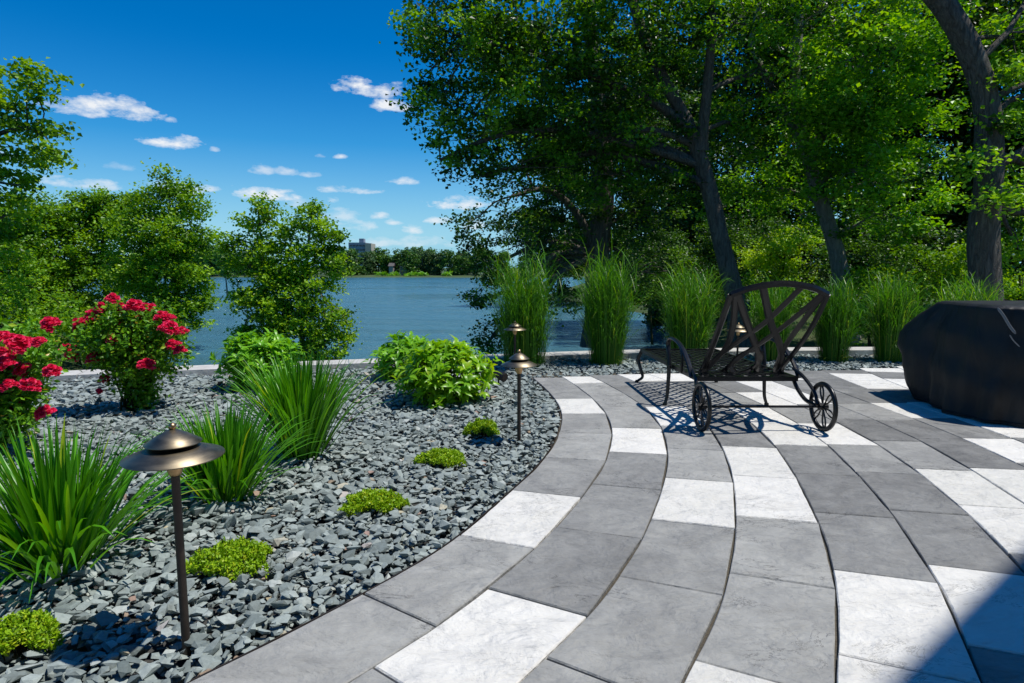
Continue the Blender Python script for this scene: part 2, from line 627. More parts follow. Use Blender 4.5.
M['bronze'] = metal('aged bronze', (.22, .185, .13), .46, 1.0, .14, 14, (1, 1, 6))
M['bronze_light'] = metal('raw brass neck', (.50, .33, .17), .38, 1.0)
M['pole'] = metal('brown pole', (.055, .042, .034), .5, .5)
M['iron'] = metal('cast aluminium', (.011, .0115, .0125), .32, .3, .15, 60)
M['black_part'] = metal('black fixture', (.02, .018, .018), .5, .3)

m, nt, p, out = mat('cover fabric')
n = noise(nt, 5, 5, .6)
c = ramp(nt, n, [(.3, (.006, .007, .008)), (.7, (.014, .015, .016))])
nt.links.new(c, p.inputs['Base Color'])
p.inputs['Roughness'].default_value = .55
p.inputs['Specular IOR Level'].default_value = .32
bn = bump(nt, p, noise(nt, 3.2, 3, .5, 'Object', (1.6, 1.6, .5), .6), .5, .05)
bump(nt, p, noise(nt, 260, 2, .5), .25, .001, bn)
M['cover'] = m
m, nt, p, out = mat('flap highlight')
p.inputs['Base Color'].default_value = (.16, .165, .17, 1)  # pale grey paints in the highlight along the cover's fold
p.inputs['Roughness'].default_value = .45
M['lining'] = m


def plain(name, col, rough=.8):
    m, nt, p, out = mat(name)
    n = noise(nt, 1.5, 4, .6)
    c = ramp(nt, n, [(.3, tuple(x * .88 for x in col)), (.7, tuple(x * 1.1 for x in col))])
    nt.links.new(c, p.inputs['Base Color'])
    p.inputs['Roughness'].default_value = rough
    return m


M['wall_tan'] = plain('tan facade', (.42, .37, .29))
M['wall_dark'] = plain('grey facade', (.24, .27, .32))
M['window'] = plain('window glass', (.03, .04, .06), .2)
M['siding'] = plain('pale siding', (.30, .29, .26))
M['roofing'] = plain('roof shingle', (.10, .09, .085))

# ------------------------------------------------------------------ the setting
COP = [(-14, 3.0), (-8, 5.25), (-4.97, 6.30), (-3.7, 6.70), (-2.05, 7.18), (-.39, 7.62), (.63, 7.92), (1.49, 8.12), (3.0, 8.33), (4.74, 8.45), (9.0, 8.6), (16, 8.6)]
COPs = spline(COP, 90)
cop_y = lambda x: np.interp(x, COPs[:, 0], COPs[:, 1])

# patio strip boundaries: (y, x) on the ground
BD = [
    [(1.62, -.91), (2, -.60), (2.5, -.26), (3, -.06), (3.5, .14), (4, .285), (4.5, .365), (4.9, .405), (5.2, .405), (5.6, .375), (6.1, .31), (6.56, .23), (7, .15)],
    [(1.62, -.46), (2.0, -.165), (2.5, .12), (3, .335), (3.5, .53), (4, .655), (4.4, .73), (4.8, .76), (5.2, .755), (5.7, .705), (6.15, .64), (6.6, .55), (7, .47)],
    [(1.62, .02), (2, .29), (2.5, .54), (3, .735), (3.5, .905), (4, 1.03), (4.44, 1.10), (4.86, 1.13), (5.24, 1.12), (5.74, 1.05), (6.35, .94), (6.6, .87), (7, .78)],
    [(1.62, .48), (2, .715), (2.5, .94), (3, 1.125), (3.5, 1.275), (4, 1.385), (4.4, 1.45), (4.8, 1.48), (5.3, 1.47), (5.8, 1.40), (6.44, 1.26), (6.7, 1.19), (7, 1.1)],
    [(1.62, .91), (2, 1.12), (2.5, 1.335), (3, 1.49), (3.5, 1.63), (4, 1.74), (4.4, 1.80), (4.8, 1.83), (5.3, 1.81), (5.8, 1.75), (6.5, 1.60), (7, 1.47)],
    [(1.62, 1.32), (2, 1.51), (2.5, 1.70), (3, 1.86), (3.5, 1.985), (4, 2.095), (4.4, 2.145), (4.8, 2.17), (5.3, 2.16), (5.8, 2.11), (6.5, 1.97), (7, 1.85)],
    [(1.62, 1.68), (2, 1.85), (2.4, 2.03), (2.8, 2.16), (3.1, 2.24), (3.5, 2.345), (4, 2.435), (4.65, 2.475), (5.24, 2.455), (5.8, 2.41), (6.5, 2.3), (7, 2.2)],
    [(1.62, 2.03), (2.4, 2.385), (3, 2.555), (3.5, 2.67), (4, 2.765), (4.7, 2.805), (5.23, 2.79), (5.8, 2.76), (6.5, 2.7), (7.2, 2.62)],
    [(1.62, 2.38), (2.4, 2.735), (3, 2.90), (3.5, 3.01), (4, 3.09), (4.5, 3.12), (4.75, 3.13), (5.3, 3.12), (6, 3.11), (6.6, 3.10), (7.2, 3.08)],
    [(1.62, 2.73), (2.4, 3.085), (3, 3.25), (3.5, 3.36), (4, 3.43), (4.4, 3.46), (5, 3.465), (5.56, 3.455), (6, 3.47), (6.5, 3.51), (7.3, 3.60)],
    [(1.62, 3.08), (2.4, 3.435), (3, 3.60), (3.5, 3.71), (4, 3.78), (4.4, 3.81), (5, 3.82), (5.56, 3.83), (6, 3.87), (6.5, 3.95), (7.5, 4.15)],
    [(1.62, 3.43), (2.4, 3.785), (3, 3.95), (3.5, 4.06), (4, 4.13), (4.4, 4.16), (5, 4.18), (5.56, 4.21), (6, 4.27), (6.5, 4.37), (7.5, 4.65)],
]
for q in range(7):
    BD.append([(y, x + .355 * (q + 1) + .03 * (q + 1) * max(0, y - 5)) for (y, x) in BD[11]])
JN = {
    0: ('GGWGGGWGGGG', [6.15, 5.48, 4.9, 4.3, 3.69, 3.1, 2.53, 2.0, 1.45, .9, .3]),
    1: ('WGGGWGGGW', [6.26, 5.72, 5.16, 4.45, 3.82, 3.2, 2.62, 2.05, 1.57]),
    2: ('GGWGGWGG', [6.05, 5.16, 4.5, 3.9, 3.31, 2.72, 2.16, 1.63]),
    3: ('WGGGGWWGG', [6.38, 5.8, 5.26, 4.6, 3.95, 3.36, 2.77, 2.2, 1.64]),
    4: ('WGGWWGGGWW', [6.38, 5.75, 5.16, 4.59, 3.99, 3.4, 2.82, 2.23, 1.68, 1.1]),
    5: ('GGWGWGGGW', [6.35, 5.78, 5.2, 4.59, 4.01, 3.43, 2.85, 2.28, 1.74]),
    6: ('GWWGGGWW', [6.38, 5.82, 5.26, 4.7, 4.1, 3.49, 2.92, 2.38]),
    7: ('GWGGGGGW', [6.95, 6.44, 5.89, 5.28, 4.68, 4.15, 3.5, 2.9]),
    8: ('GGGWGWG', [6.5, 5.95, 5.32, 4.75, 4.16, 3.6, 3.0]),
    9: ('GWWGWWG', [6.85, 6.4, 5.95, 5.35, 4.75, 4.17, 3.6]),
    10: ('WGWGGW', [6.95, 6.5, 5.95, 5.35, 4.75, 4.15]),
    11: ('WGGWG', [6.9, 6.3, 5.7, 5.1, 4.5]),
}
FAR = ([-1, .2, .55, 1.2, 2.4, 3.75, 4.7, 8], [6.5, 6.56, 6.62, 6.78, 6.95, 7.09, 7.39, 7.9])
NEAR_END = -3.0


def bx_(k, y):
    pts = BD[k]
    ys = np.array([a for a, b in pts])
    xs = np.array([b for a, b in pts])
    y = np.asarray(y, float)
    s0 = (xs[1] - xs[0]) / (ys[1] - ys[0])
    yl = np.minimum(y, ys[0]) - ys[0]
    lo = s0 * yl + (-.10) * yl * yl * 0.5
    hi = (xs[-1] - xs[-2]) / (ys[-1] - ys[-2]) * np.maximum(0, y - ys[-1])
    # smooth the hand measured points a little
    acc = 0
    offs = (-.24, -.12, 0, .12, .24)
    wts = (.1, .24, .32, .24, .1)
    for o_, w_ in zip(offs, wts):
        acc = acc + w_ * np.interp(y + o_, ys, xs)
    inside = (y > ys[0] + .24) & (y < ys[-1] - .24)
    return np.where(inside, acc, np.interp(y, ys, xs)) + lo + hi


def build_patio():
    g, w = MB(), MB()
    rr = np.random.default_rng(3)
    for k in range(len(BD) - 1):
        xm = float((bx_(k, 6.7) + bx_(k + 1, 6.7)) / 2)
        yf = float(np.interp(xm, *FAR))
        colr, js = JN.get(k, ('', []))
        js = list(js)
        colr = list(colr)
        if not js:
            js = [yf - rr.uniform(.25, .6)]
            colr = ['G']
        while js[-1] > NEAR_END:
            js.append(js[-1] - rr.choice([.56, .57, .6, .62]))
            colr.append('W' if rr.random() < .3 else 'G')
        tops = [yf] + js[:-1]
        for (c_, y1, y0) in zip(colr, tops, js):
            ga = rr.uniform(.0015, .0035)
            gb = rr.uniform(.0015, .0045)
            gj = rr.uniform(.0022, .004)
            ym = (y0 + y1) / 2
            n = 9

            def side(kk, sgn, gap):
                # joints lie square to the strip
                def sl(yq):
                    return float(bx_(k, yq + .05) + bx_(k + 1, yq + .05) - bx_(k, yq - .05) - bx_(k + 1, yq - .05)) / .2 * float(bx_(k + 1, yq) - bx_(k, yq)) / 2
                sh0 = -sl(y0) * sgn * (.66 if y0 > NEAR_END else 0)
                sh1 = -sl(y1) * sgn * (.66 if y1 < yf - .01 else .12)
                t = np.linspace(0, 1, n)
                ys = (y0 + gj + sh0) * (1 - t) + (y1 - gj + sh1) * t
                xs = bx_(kk, ys)
                # cast slabs have nearly straight sides: pull the arc towards its chord on the inside of the bend
                ch = xs[0] * (1 - t) + xs[-1] * t
                xs2 = (np.minimum(xs, ch * .92 + xs * .08) if sgn > 0 else np.maximum(xs, ch * .6 + xs * .4))
                xs2 = xs2 - sgn * gap + rr.normal(0, .0007, n)
                return np.stack([xs2, ys], 1)
            L = side(k, -1, ga)
            R = side(k + 1, 1, gb)
            ring = np.vstack([L, R[::-1]])
            ctr = ring.mean(0)
            z0 = rr.normal(0, .0008)
            tilt = rr.normal(0, .0012, 2)
            cd = norm(ring - ctr)
            e1 = ring
            e2 = ring - cd * .0045
            z1 = z0 - .0045 + (e1 - ctr) @ tilt
            z2 = z0 + (e2 - ctr) @ tilt
            nn = len(ring)
            V = np.vstack([np.c_[e1, np.full(nn, -.05)], np.c_[e1, z1], np.c_[e2, z2]])
            i = np.arange(nn)
            i2 = (i + 1) % nn
            # ring runs up the left side and down the right: clockwise, so wind the walls outward
            Fq = np.vstack([np.stack([i2, i, i + nn, i2 + nn], 1), np.stack([i2 + nn, i + nn, i + 2 * nn, i2 + 2 * nn], 1)])
            mbx = w if c_ == 'W' else g
            tt = float(np.clip(.92 - .075 * k + rr.uniform(-.50, .36), 0, 1)) if c_ == 'G' else rr.random()
            n0 = mbx.n
            mbx.add(V, Fq, tt)
            h = nn // 2
            a = np.arange(h - 1)
            top = np.stack([2 * nn + a, 2 * nn + a + 1, 2 * nn + nn - 2 - a, 2 * nn + nn - 1 - a], 1)[:, ::-1]
            mbx.f.append(top + n0)
            mbx.t.append(np.full(len(top), tt))
    return g, w


g, w = build_patio()
# one pavement: grey and white slabs in one mesh
ng = len(np.concatenate([t for t in g.t]))
allmb = MB()
allmb.v = g.v + w.v
allmb.f = g.f + [f + g.n for f in w.f]
allmb.t = g.t + w.t
allmb.n = g.n + w.n
pat = allmb.build('patio', [M['paver_grey'], M['paver_white']])
mi = np.zeros(len(pat.data.polygons), np.int32)
mi[ng:] = 1
pat.data.polygons.foreach_set("material_index", mi)
tag(pat, 'curving grey and white slab patio', None, None, 'structure')

mb = MB()
ys = np.linspace(NEAR_END - .6, 7.0, 60)
xl = bx_(0, ys) + .006
fx = np.array([.2, .55, 1.2, 2.4, 3.75, 4.7, 7.0])
V = []
for y in ys:
    V += [[float(bx_(0, y)) - .012, y, -.016], [7.2, y, -.016]]
i = np.arange(len(ys) - 1) * 2
mb.add(V, np.stack([i, i + 1, i + 3, i + 2], 1))
tag(mb.build('patio_joint_ground', M['sand']), None, None, None, 'structure')

mb = MB()
xs = np.linspace(-14, 16, 61)
V = []
for x in xs:
    V += [[x, -8, -.06], [x, float(cop_y(x)) + .1, -.06]]
i = np.arange(len(xs) - 1) * 2
mb.add(V, np.stack([i, i + 2, i + 3, i + 1], 1))
tag(mb.build('planting_bed_ground', M['soil']), None, None, None, 'structure')

# retaining wall with a pale coping along the water
root = thing('retaining_wall', (0, 7.5, 0), 'low stone wall with pale flat coping along the edge of the lake', 'wall')
mb, mc = MB(), MB()
T = norm(np.gradient(COPs, axis=0))
Nn = np.stack([-T[:, 1], T[:, 0]], 1)
acc = 0
n = len(COPs)


def slab(mbx, i0, i1, o0, o1, z0, z1, gap):
    a = COPs[i0:i1 + 1].copy()
    nn_ = Nn[i0:i1 + 1]
    V = np.vstack([np.c_[a + nn_ * o0, np.full(len(a), z0)], np.c_[a + nn_ * o1, np.full(len(a), z0)],
                   np.c_[a + nn_ * o0, np.full(len(a), z1)], np.c_[a + nn_ * o1, np.full(len(a), z1)]])
    k = len(a)
    if gap:
        for q in range(4):
            V[q * k, :2] += T[i0] * gap
            V[q * k + k - 1, :2] -= T[i1] * gap
    i = np.arange(k - 1)
    Fq = np.vstack([np.stack([2 * k + i, 2 * k + i + 1, 3 * k + i + 1, 3 * k + i], 1), np.stack([i, i + 1, 2 * k + i + 1, 2 * k + i], 1),
                    np.stack([k + i + 1, k + i, 3 * k + i, 3 * k + i + 1], 1), [[0, 2 * k, 3 * k, k], [k - 1, 2 * k - 1, 4 * k - 1, 3 * k - 1]]])
    mbx.add(V, Fq, rng.random())


slab(mb, 0, n - 1, .03, .30, -2.2, -.05, 0)
for i0 in range(0, n - 3, 3):
    slab(mc, i0, i0 + 3, 0.0, .36, -.048, .055, .004)
mb.build('wall_body', M['coping'], root)
mc.build('coping', M['coping'], root)


def inpoly(px, py, poly):
    poly = np.asarray(poly, float)
    inside = np.zeros(px.shape, bool)
    j = len(poly) - 1
    for i in range(len(poly)):
        xi, yi = poly[i]
        xj, yj = poly[j]
        c = ((yi > py) != (yj > py)) & (px < (xj - xi) * (py - yi) / (yj - yi + 1e-12) + xi)
        inside ^= c
        j = i
    return inside


def pdist(px, py, poly):
    poly = np.asarray(poly, float)
    d = np.full(px.shape, 1e9)
    for a, b in zip(poly, np.roll(poly, -1, 0)):
        ab = b - a
        t = np.clip(((px - a[0]) * ab[0] + (py - a[1]) * ab[1]) / (ab @ ab), 0, 1)
        d = np.minimum(d, np.hypot(px - a[0] - t * ab[0], py - a[1] - t * ab[1]))
    return d


RIGHT = [(2.6, 7), (2.8, 9.5), (2.8, 12), (2.0, 14.6), (2.5, 17.5), (4.3, 19.0), (6.0, 23), (7.0, 28), (8, 38), (5, 50), (2, 56), (6, 80), (40, 150), (260, 150), (260, -60), (1, -60)]
LEFT = [(-3.0, -60), (-3.2, 9.5), (-3.4, 11.6), (-5.2, 12.4), (-7.6, 14.0), (-10.6, 18), (-13.0, 22), (-15.5, 28), (-21, 36), (-40, 60), (-90, 100), (-260, 120), (-260, -60)]
gx = np.concatenate([np.linspace(-250, -32, 24), np.linspace(-30, 30, 121), np.linspace(32, 250, 24)])
gy = np.concatenate([np.linspace(-60, -1, 12), np.linspace(0, 40, 81), np.linspace(42, 160, 30)])
GX, GY = np.meshgrid(gx, gy)
Z = np.full(GX.shape, -3.0)
for poly in (RIGHT, LEFT):
    d = pdist(GX, GY, poly)
    s = np.where(inpoly(GX, GY, poly), 1, -1) * d
    zz = np.where(s > 0, -1.52 + np.minimum(s * .30, 1.05), -1.52 + np.maximum(s * .5, -1.5))
    Z = np.maximum(Z, zz)
Z += rng.normal(0, .03, Z.shape)
land = GY < cop_y(np.clip(GX, -14, 16)) + .2
Z = np.where(land, np.minimum(Z, -.30), Z)


def ground_z(x, y):
    j = int(np.argmin(abs(gx - x)))
    i = int(np.argmin(abs(gy - y)))
    return float(Z[i, j])


mb = MB()
nx = len(gx)
ii = (np.arange(len(gy) - 1)[:, None] * nx + np.arange(nx - 1)[None, :]).ravel()
mb.add(np.stack([GX, GY, Z], -1).reshape(-1, 3), np.stack([ii, ii + 1, ii + nx + 1, ii + nx], 1))
tag(mb.build('terrain', M['bank'], smooth=True), None, None, None, 'structure')

mb = MB()
mb.add([[-1500, -200, -1.5], [1500, -200, -1.5], [1500, 1500, -1.5], [-1500, 1500, -1.5]], np.array([[0, 1, 2, 3]]))
tag(mb.build('lake', M['water']), None, None, None, 'structure')

# far shore
mb = MB()
xs = np.linspace(-420, 320, 75)
y0 = 226 + 5 * np.sin(xs * .03) + 3 * np.sin(xs * .11)
rows = [(-4, -1.75), (1.5, -1.35), (8, -1.0), (30, -.6), (120, .8), (600, 4)]
V = np.concatenate([np.stack([xs, y0 + a, np.full(len(xs), b)], 1) for a, b in rows])
k = len(xs)
ii = (np.arange(len(rows) - 1)[:, None] * k + np.arange(k - 1)[None, :]).ravel()
mb.add(V, np.stack([ii, ii + 1, ii + k + 1, ii + k], 1))
tag(mb.build('far_shore_ground', M['far_grass'], smooth=True), None, None, None, 'structure')


# crushed stone mulch: countless, one object
def stone_protos(n, rr):
    out = []
    for _ in range(n):
        bm = bmesh.new()
        pts = rr.normal(size=(11, 3))
        pts = norm(pts) * rr.uniform(.75, 1.05, (11, 1)) * np.array([.5, rr.uniform(.32, .46), rr.uniform(.14, .26)])
        for q in pts:
            bm.verts.new(q)
        bmesh.ops.convex_hull(bm, input=bm.verts[:])
        loose = [v for v in bm.verts if not v.link_faces]
        bmesh.ops.delete(bm, geom=loose, context='VERTS')
        bmesh.ops.triangulate(bm, faces=bm.faces[:])
        bm.verts.index_update()
        out.append((np.array([v.co[:] for v in bm.verts]), np.array([[q.index for q in f.verts] for f in bm.faces])))
        bm.free()
    return out


def rotmats(N, tilt, rr):
    a = rr.uniform(0, 2 * PI, N)
    ca, sa = np.cos(a), np.sin(a)
    Rz = np.zeros((N, 3, 3))
    Rz[:, 0, 0] = ca
    Rz[:, 0, 1] = -sa
    Rz[:, 1, 0] = sa
    Rz[:, 1, 1] = ca
    Rz[:, 2, 2] = 1
    ax = norm(np.c_[rr.normal(size=(N, 2)), np.zeros(N)])
    th = rr.normal(0, tilt, N)
    c, s = np.cos(th), np.sin(th)
    K = np.zeros((N, 3, 3))
    K[:, 0, 2] = ax[:, 1]
    K[:, 1, 2] = -ax[:, 0]
    K[:, 2, 0] = -ax[:, 1]
    K[:, 2, 1] = ax[:, 0]
    I = np.eye(3)[None]
    R = I + s[:, None, None] * K + (1 - c)[:, None, None] * (K @ K)
    return R @ Rz


def gravel():
    rr = np.random.default_rng(11)
    protos = stone_protos(36, rr)
    X, Y, S, Zz, TI = [], [], [], [], []

    def layer(step, x0, x1, ya, yb, smin, smax, zlo, zhi):
        xs = np.arange(x0, x1, step)
        ys = np.arange(ya, yb, step)
        gx_, gy_ = np.meshgrid(xs, ys)
        x = gx_.ravel() + rr.uniform(-.5, .5, gx_.size) * step
        y = gy_.ravel() + rr.uniform(-.5, .5, gx_.size) * step
        s = np.clip(rr.lognormal(math.log((smin + smax) / 2), .40, len(x)), smin * .8, smax * 1.35)
        left = (x < bx_(0, y) - s * .42) & (x > -(.86 * y + .9)) & (y < 6.75 + .0 * x)
        far = (y >= np.interp(x, *FAR) + s * .45) & (x > bx_(0, y) - .3) & (x < 7.2)
        back = (y >= 6.6) & (x <= bx_(0, y)) & (x > -(.86 * y + .9))
        ok = (left | far | back) & (y < cop_y(x) - s * .3)
        x, y, s = x[ok], y[ok], s[ok]
        X.append(x)
        Y.append(y)
        S.append(s)
        Zz.append(rr.uniform(zlo, zhi, len(x)))
    layer(.037, -7.2, 7.2, .7, 4.6, .032, .062, -.045, -.028)
    layer(.037, -5.0, 1.0, .7, 4.6, .032, .068, -.025, .000)
    layer(.058, -5.0, 1.0, .7, 4.6, .036, .080, -.006, .012)
    layer(.047, -7.2, 7.2, 4.6, 8.6, .044, .07, -.045, -.025)
    layer(.049, -7.2, 7.2, 4.6, 8.6, .044, .074, -.022, .004)
    layer(.078, -7.2, 7.2, 4.6, 8.6, .044, .085, -.004, .014)
    x, y, s, z = map(np.concatenate, (X, Y, S, Zz))
    z = z + .02 * np.sin(x * 2.1 + 1) * np.sin(y * 1.7) 
    N = len(x)
    which = rr.integers(0, len(protos), N)
    R = rotmats(N, .34, rr)
    tint = np.clip(rr.normal(.42, .22, N), 0, .9)
    odd = rr.random(N)
    tint = np.where(odd > .982, rr.uniform(.94, 1.0, N), tint)
    mb = MB()
    for k, (pv, pf) in enumerate(protos):
        q = np.where(which == k)[0]
        V = np.einsum('nij,vj->nvi', R[q], pv) * s[q][:, None, None] + np.stack([x[q], y[q], z[q]], 1)[:, None, :]
        Fq = pf[None] + (np.arange(len(q)) * len(pv))[:, None, None]
        mb.add(V.reshape(-1, 3), Fq.reshape(-1, 3), np.repeat(tint[q], len(pf)))
    return mb


tag(gravel().build('gravel', M['stone']), 'crushed blue grey stone mulch', None, None, 'stuff')

# steel edging between gravel and pavers
mb = MB()
ys = np.linspace(-1.5, 6.5, 70)
tube(mb, np.stack([bx_(0, ys) - .012, ys, np.full(70, -.022)], 1), .006, 4, flat=(.6, 4))
tag(mb.build('bed_edging', M['pole']), 'thin dark edging strip between stone mulch and curved patio', 'edging')


# ------------------------------------------------------------------ trees
def limb(mb, a, b, r0, r1, n=6, sag=.12, k=7):
    a, b = np.asarray(a, float), np.asarray(b, float)
    L = np.linalg.norm(b - a)
    m1 = a * .6 + b * .4 + np.array([0, 0, L * sag]) + rng.normal(0, L * .05, 3)
    m2 = a * .25 + b * .75 + np.array([0, 0, L * sag * .6]) + rng.normal(0, L * .05, 3)
    P = spline([a, m1, m2, b], k)
    tube(mb, P, np.linspace(r0, r1, k), n, cap=False, jitter=.03)
    return P


def make_tree(name, label, trunks, lobes, leaf, nleaf, lmat, bmat, group=None, cl_per=26, cl_r=.33, up=.8, base=None, twig=True, tintmu=.5, cat='tree', clump=1.0, sparse=1.0):
    """trunks: list of (points, r0, r1); lobes: list of (centre, radius or (rx,ry,rz)); nleaf leaves per m3-ish lobe"""
    base = trunks[0][0][0] if base is None else base
    root = thing(name, base, label, cat, group)
    tb, cb = MB(), MB()
    TP = []
    for (pts, r0, r1) in trunks:
        P = spline(pts, 22)
        R = np.linspace(r0, r1, 22)
        R[:3] *= np.array([1.5, 1.22, 1.07])
        tube(tb, P, R, 12, cap=False, jitter=.035)
        TP.append(np.c_[P, R])
    TP = np.vstack(TP)
    for (c, r) in lobes:
        c = np.asarray(c, float)
        r = np.array([r, r, r * .8]) if np.isscalar(r) else np.asarray(r, float)
        dd = np.linalg.norm(TP[:, :3] - c, axis=1) + 1.5 * np.maximum(0, TP[:, 2] - c[2] + .3 * r[2])
        if TP[-1, 2] - TP[0, 2] > 3:
            dd = dd + 4.0 * np.maximum(0, TP[0, 2] + 2.2 - TP[:, 2])   # low foliage droops from limbs higher up
        j = int(np.argmin(dd))
        a, ra = TP[j, :3], TP[j, 3]
        r0 = min(ra * .6, .018 + .020 * np.linalg.norm(c - a))
        BP = limb(tb, a, c, r0, max(.012, r0 * .35))
        vol = r[0] * r[1] * r[2]
        ncl = max(5, int(sparse * cl_per * (1.0 if leaf < .3 else 1) * (r[0] * r[1] + r[0] * r[2]) / 2))
        cc = norm(rng.normal(size=(ncl, 3))) * (rng.random(ncl) ** .42)[:, None] * r + c
        # irregular outline: some clusters stray further out
        stray = rng.random(ncl) < .22
        cc[stray] = c + (cc[stray] - c) * rng.uniform(1.1, 1.35, (stray.sum(), 1))
        if twig:
            for q in range(0, ncl, 3):
                tt = rng.integers(2, len(BP))
                limb(tb, BP[tt], cc[q], max(.008, r0 * .25), .005, 4, .05, 4)
        small = leaf < .3
        per = max(4, int(nleaf * (2.3 if small else 1)))
        ids = np.repeat(np.arange(ncl), per)
        off = rng.normal(size=(len(ids), 3)) * np.array([1, 1, .52]) * cl_r * clump * (.74 if small else 1) * rng.uniform(.6, 1.25, ncl)[ids][:, None]
        pos = cc[ids] + off
        ct = rng.normal(0, .28, ncl)
        tint = np.clip(rng.normal(tintmu, .13, len(ids)) + ct[ids], 0, 1)
        leaves(cb, pos, leaf * (.68 if small else 1), up + .7, tint, .75)
    tb.build('trunk', bmat, root, smooth=True)
    cb.build('crown', lmat, root)
    return root


def L_(lst, dflt):
    return [(at(q[0], q[1], q[2]), q[3] if len(q) > 3 else dflt) for q in lst]


# big maple, leaning left, in the middle of the right bank
y = 13.0
tp = [at(741, 350, y), at(736, 300, y), at(722, 245, y), at(708, 185, y), at(690, 130, y), at(672, 95, y), at(645, 40, y), at(615, -60, y)]
t2 = [at(700, 150, y), at(706, 100, 12.8), at(711, 40, 12.6), at(714, -50, 12.5), at(716, -150, 12.5)]
t3 = [at(688, 128, y), at(650, 100, 12.8), at(600, 80, 12.4), at(540, 55, 12.2), at(480, 40, 12.0)]
make_tree('maple_tree', 'large maple leaning over the water with crown reaching far left behind the lounge chair', [(tp, .215, .09), (t2, .12, .045), (t3, .11, .035)],
          L_([(452, 40, 12.5, 1.0), (445, 100, 12.5, .8), (470, 140, 12.8, .9), (480, 30, 12.0), (520, 15, 12.3), (505, 90, 12.6), (545, 70, 12.0), (560, 130, 13.0), (520, 150, 13.0, 1.0),
              (600, 20, 12.0), (605, 100, 12.6), (650, 60, 13.5), (650, 10, 12.2), (650, 160, 13.6), (690, 50, 14.0, .9), (745, 25, 12.8), (735, 130, 14.2, 1.0),
              (590, 165, 13.8, 1.1), (480, -40, 12.5, .8), (640, -60, 12, .9), (740, -60, 12.5, .8),
              (770, 90, 14, 1.0), (690, 190, 14, .9), (430, 30, 12.4, .55), (420, 80, 12.5, .5), (440, 160, 12.7, .5), (480, 175, 13, .6)], 1.25),
          .135, 34, M['maple'], M['bark'], None, 30, .30, .7, clump=.86, sparse=.8)

# dark tree with low hanging branches at the water's edge
y = 15.5
tp = [at(600, 345, y), at(598, 300, y), at(598, 250, y), at(604, 190, y), at(600, 120, y), at(590, 30, y), at(585, -60, y)]
t2 = [at(598, 255, y), at(578, 215, 15.3), at(548, 190, 15.0), at(512, 196, 14.6)]
make_tree('water_edge_tree', 'dark tree with drooping low branches at the lake edge behind the tall grasses', [(tp, .36, .12), (t2, .12, .04)],
          L_([(500, 225, 14.6, .85), (540, 240, 15.2, 1.0), (478, 255, 14.6, .55), (465, 225, 14.6, .45), (490, 285, 14.4, .65), (520, 290, 14.6, .7), (505, 330, 14.3, .6), (545, 300, 15, .8),
              (590, 190, 16, 1.3), (540, 190, 15.4, 1.0), (640, 215, 16.4, 1.2), (600, 240, 16.5, 1.2), (650, 270, 17, 1.0), (560, 110, 16.5, 1.5), (620, 80, 16.5, 1.7), (500, 140, 15.6, 1.0),
              (570, 270, 16.5, .8), (520, 60, 16.5, 1.4), (600, 0, 17, 1.4), (660, 140, 17, 1.4), (475, 300, 14.2, .4), (486, 345, 14.0, .4)], 1.0),
          .12, 34, M['dark_leaf'], M['bark'], None, 34, .28, .6, tintmu=.5, clump=.86, sparse=.8)

# tree with the sunlit pale trunk
y = 14.0
tp = [at(848, 350, y), at(845, 300, y), at(836, 250, y), at(822, 205, y), at(806, 150, y), at(795, 90, y), at(800, 10, y), at(805, -70, y)]
t2 = [at(808, 160, y), at(836, 110, 13.8), at(868, 50, 13.5), at(890, -40, 13.2)]
t3 = [at(806, 150, y), at(770, 85, 14.2), at(752, 40, 14.4), at(765, -10, 14.6)]
make_tree('ash_tree', 'tree with pale sunlit trunk base and bright green crown right of the lounge chair', [(tp, .21, .07), (t2, .12, .04), (t3, .10, .035)],
          L_([(790, 150, 14.6, 1.0), (830, 70, 13.2), (860, 120, 12.8), (885, 60, 12.6), (872, 170, 13.0, 1.1), (905, 110, 13.0), (840, 165, 13.4, 1.0), (905, 20, 12.6), (820, 10, 13.4),
              (800, 215, 15, .9), (755, 200, 15.5, 1.1), (885, 215, 13.5, .9), (915, 180, 13.5, .9), (770, -20, 14.6, 1.2), (830, 120, 12.9, .9)], 1.2),
          .14, 34, M['ash_leaf'], M['bark_pale'], None, 30, .30, .9, tintmu=.68, clump=.86, sparse=.8)

# thick trunk on the right
y = 9.6
tp = [at(986, 345, y), at(985, 290, y), at(984, 230, y), at(989, 170, y), at(988, 115, y), at(978, 70, y), at(957, 25, y), at(928, -15, y), at(890, -60, y), at(850, -130, y)]
t2 = [at(988, 110, y), at(1012, 40, y), at(1030, -60, y), at(1035, -160, y)]
make_tree('oak_tree', 'thick rough trunk curving up to the left beyond the covered grill', [(tp, .225, .12)],
          L_([(1015, 40, 10.4, .8), (1045, 110, 10.6, .9), (1050, 10, 10), (985, -40, 10, .8), (920, -50, 10.2, .6), (905, -15, 10.2, .5), (1060, 190, 11, .8), (1030, 165, 11, .5), (1015, 215, 11, .45),
              (1080, 90, 10), (1004, 120, 9.4, .28), (1012, 75, 9.4, .35), (968, 165, 9.3, .2), (1000, 200, 9.2, .22), (1018, 250, 10.5, .4), (1040, 250, 11.5, .5), (1120, 160, 10.5, 1.1)], 1.0),
          .12, 34, M['maple'], M['bark'], None, 30, .26, .8, tintmu=.72, clump=.86, sparse=.8)

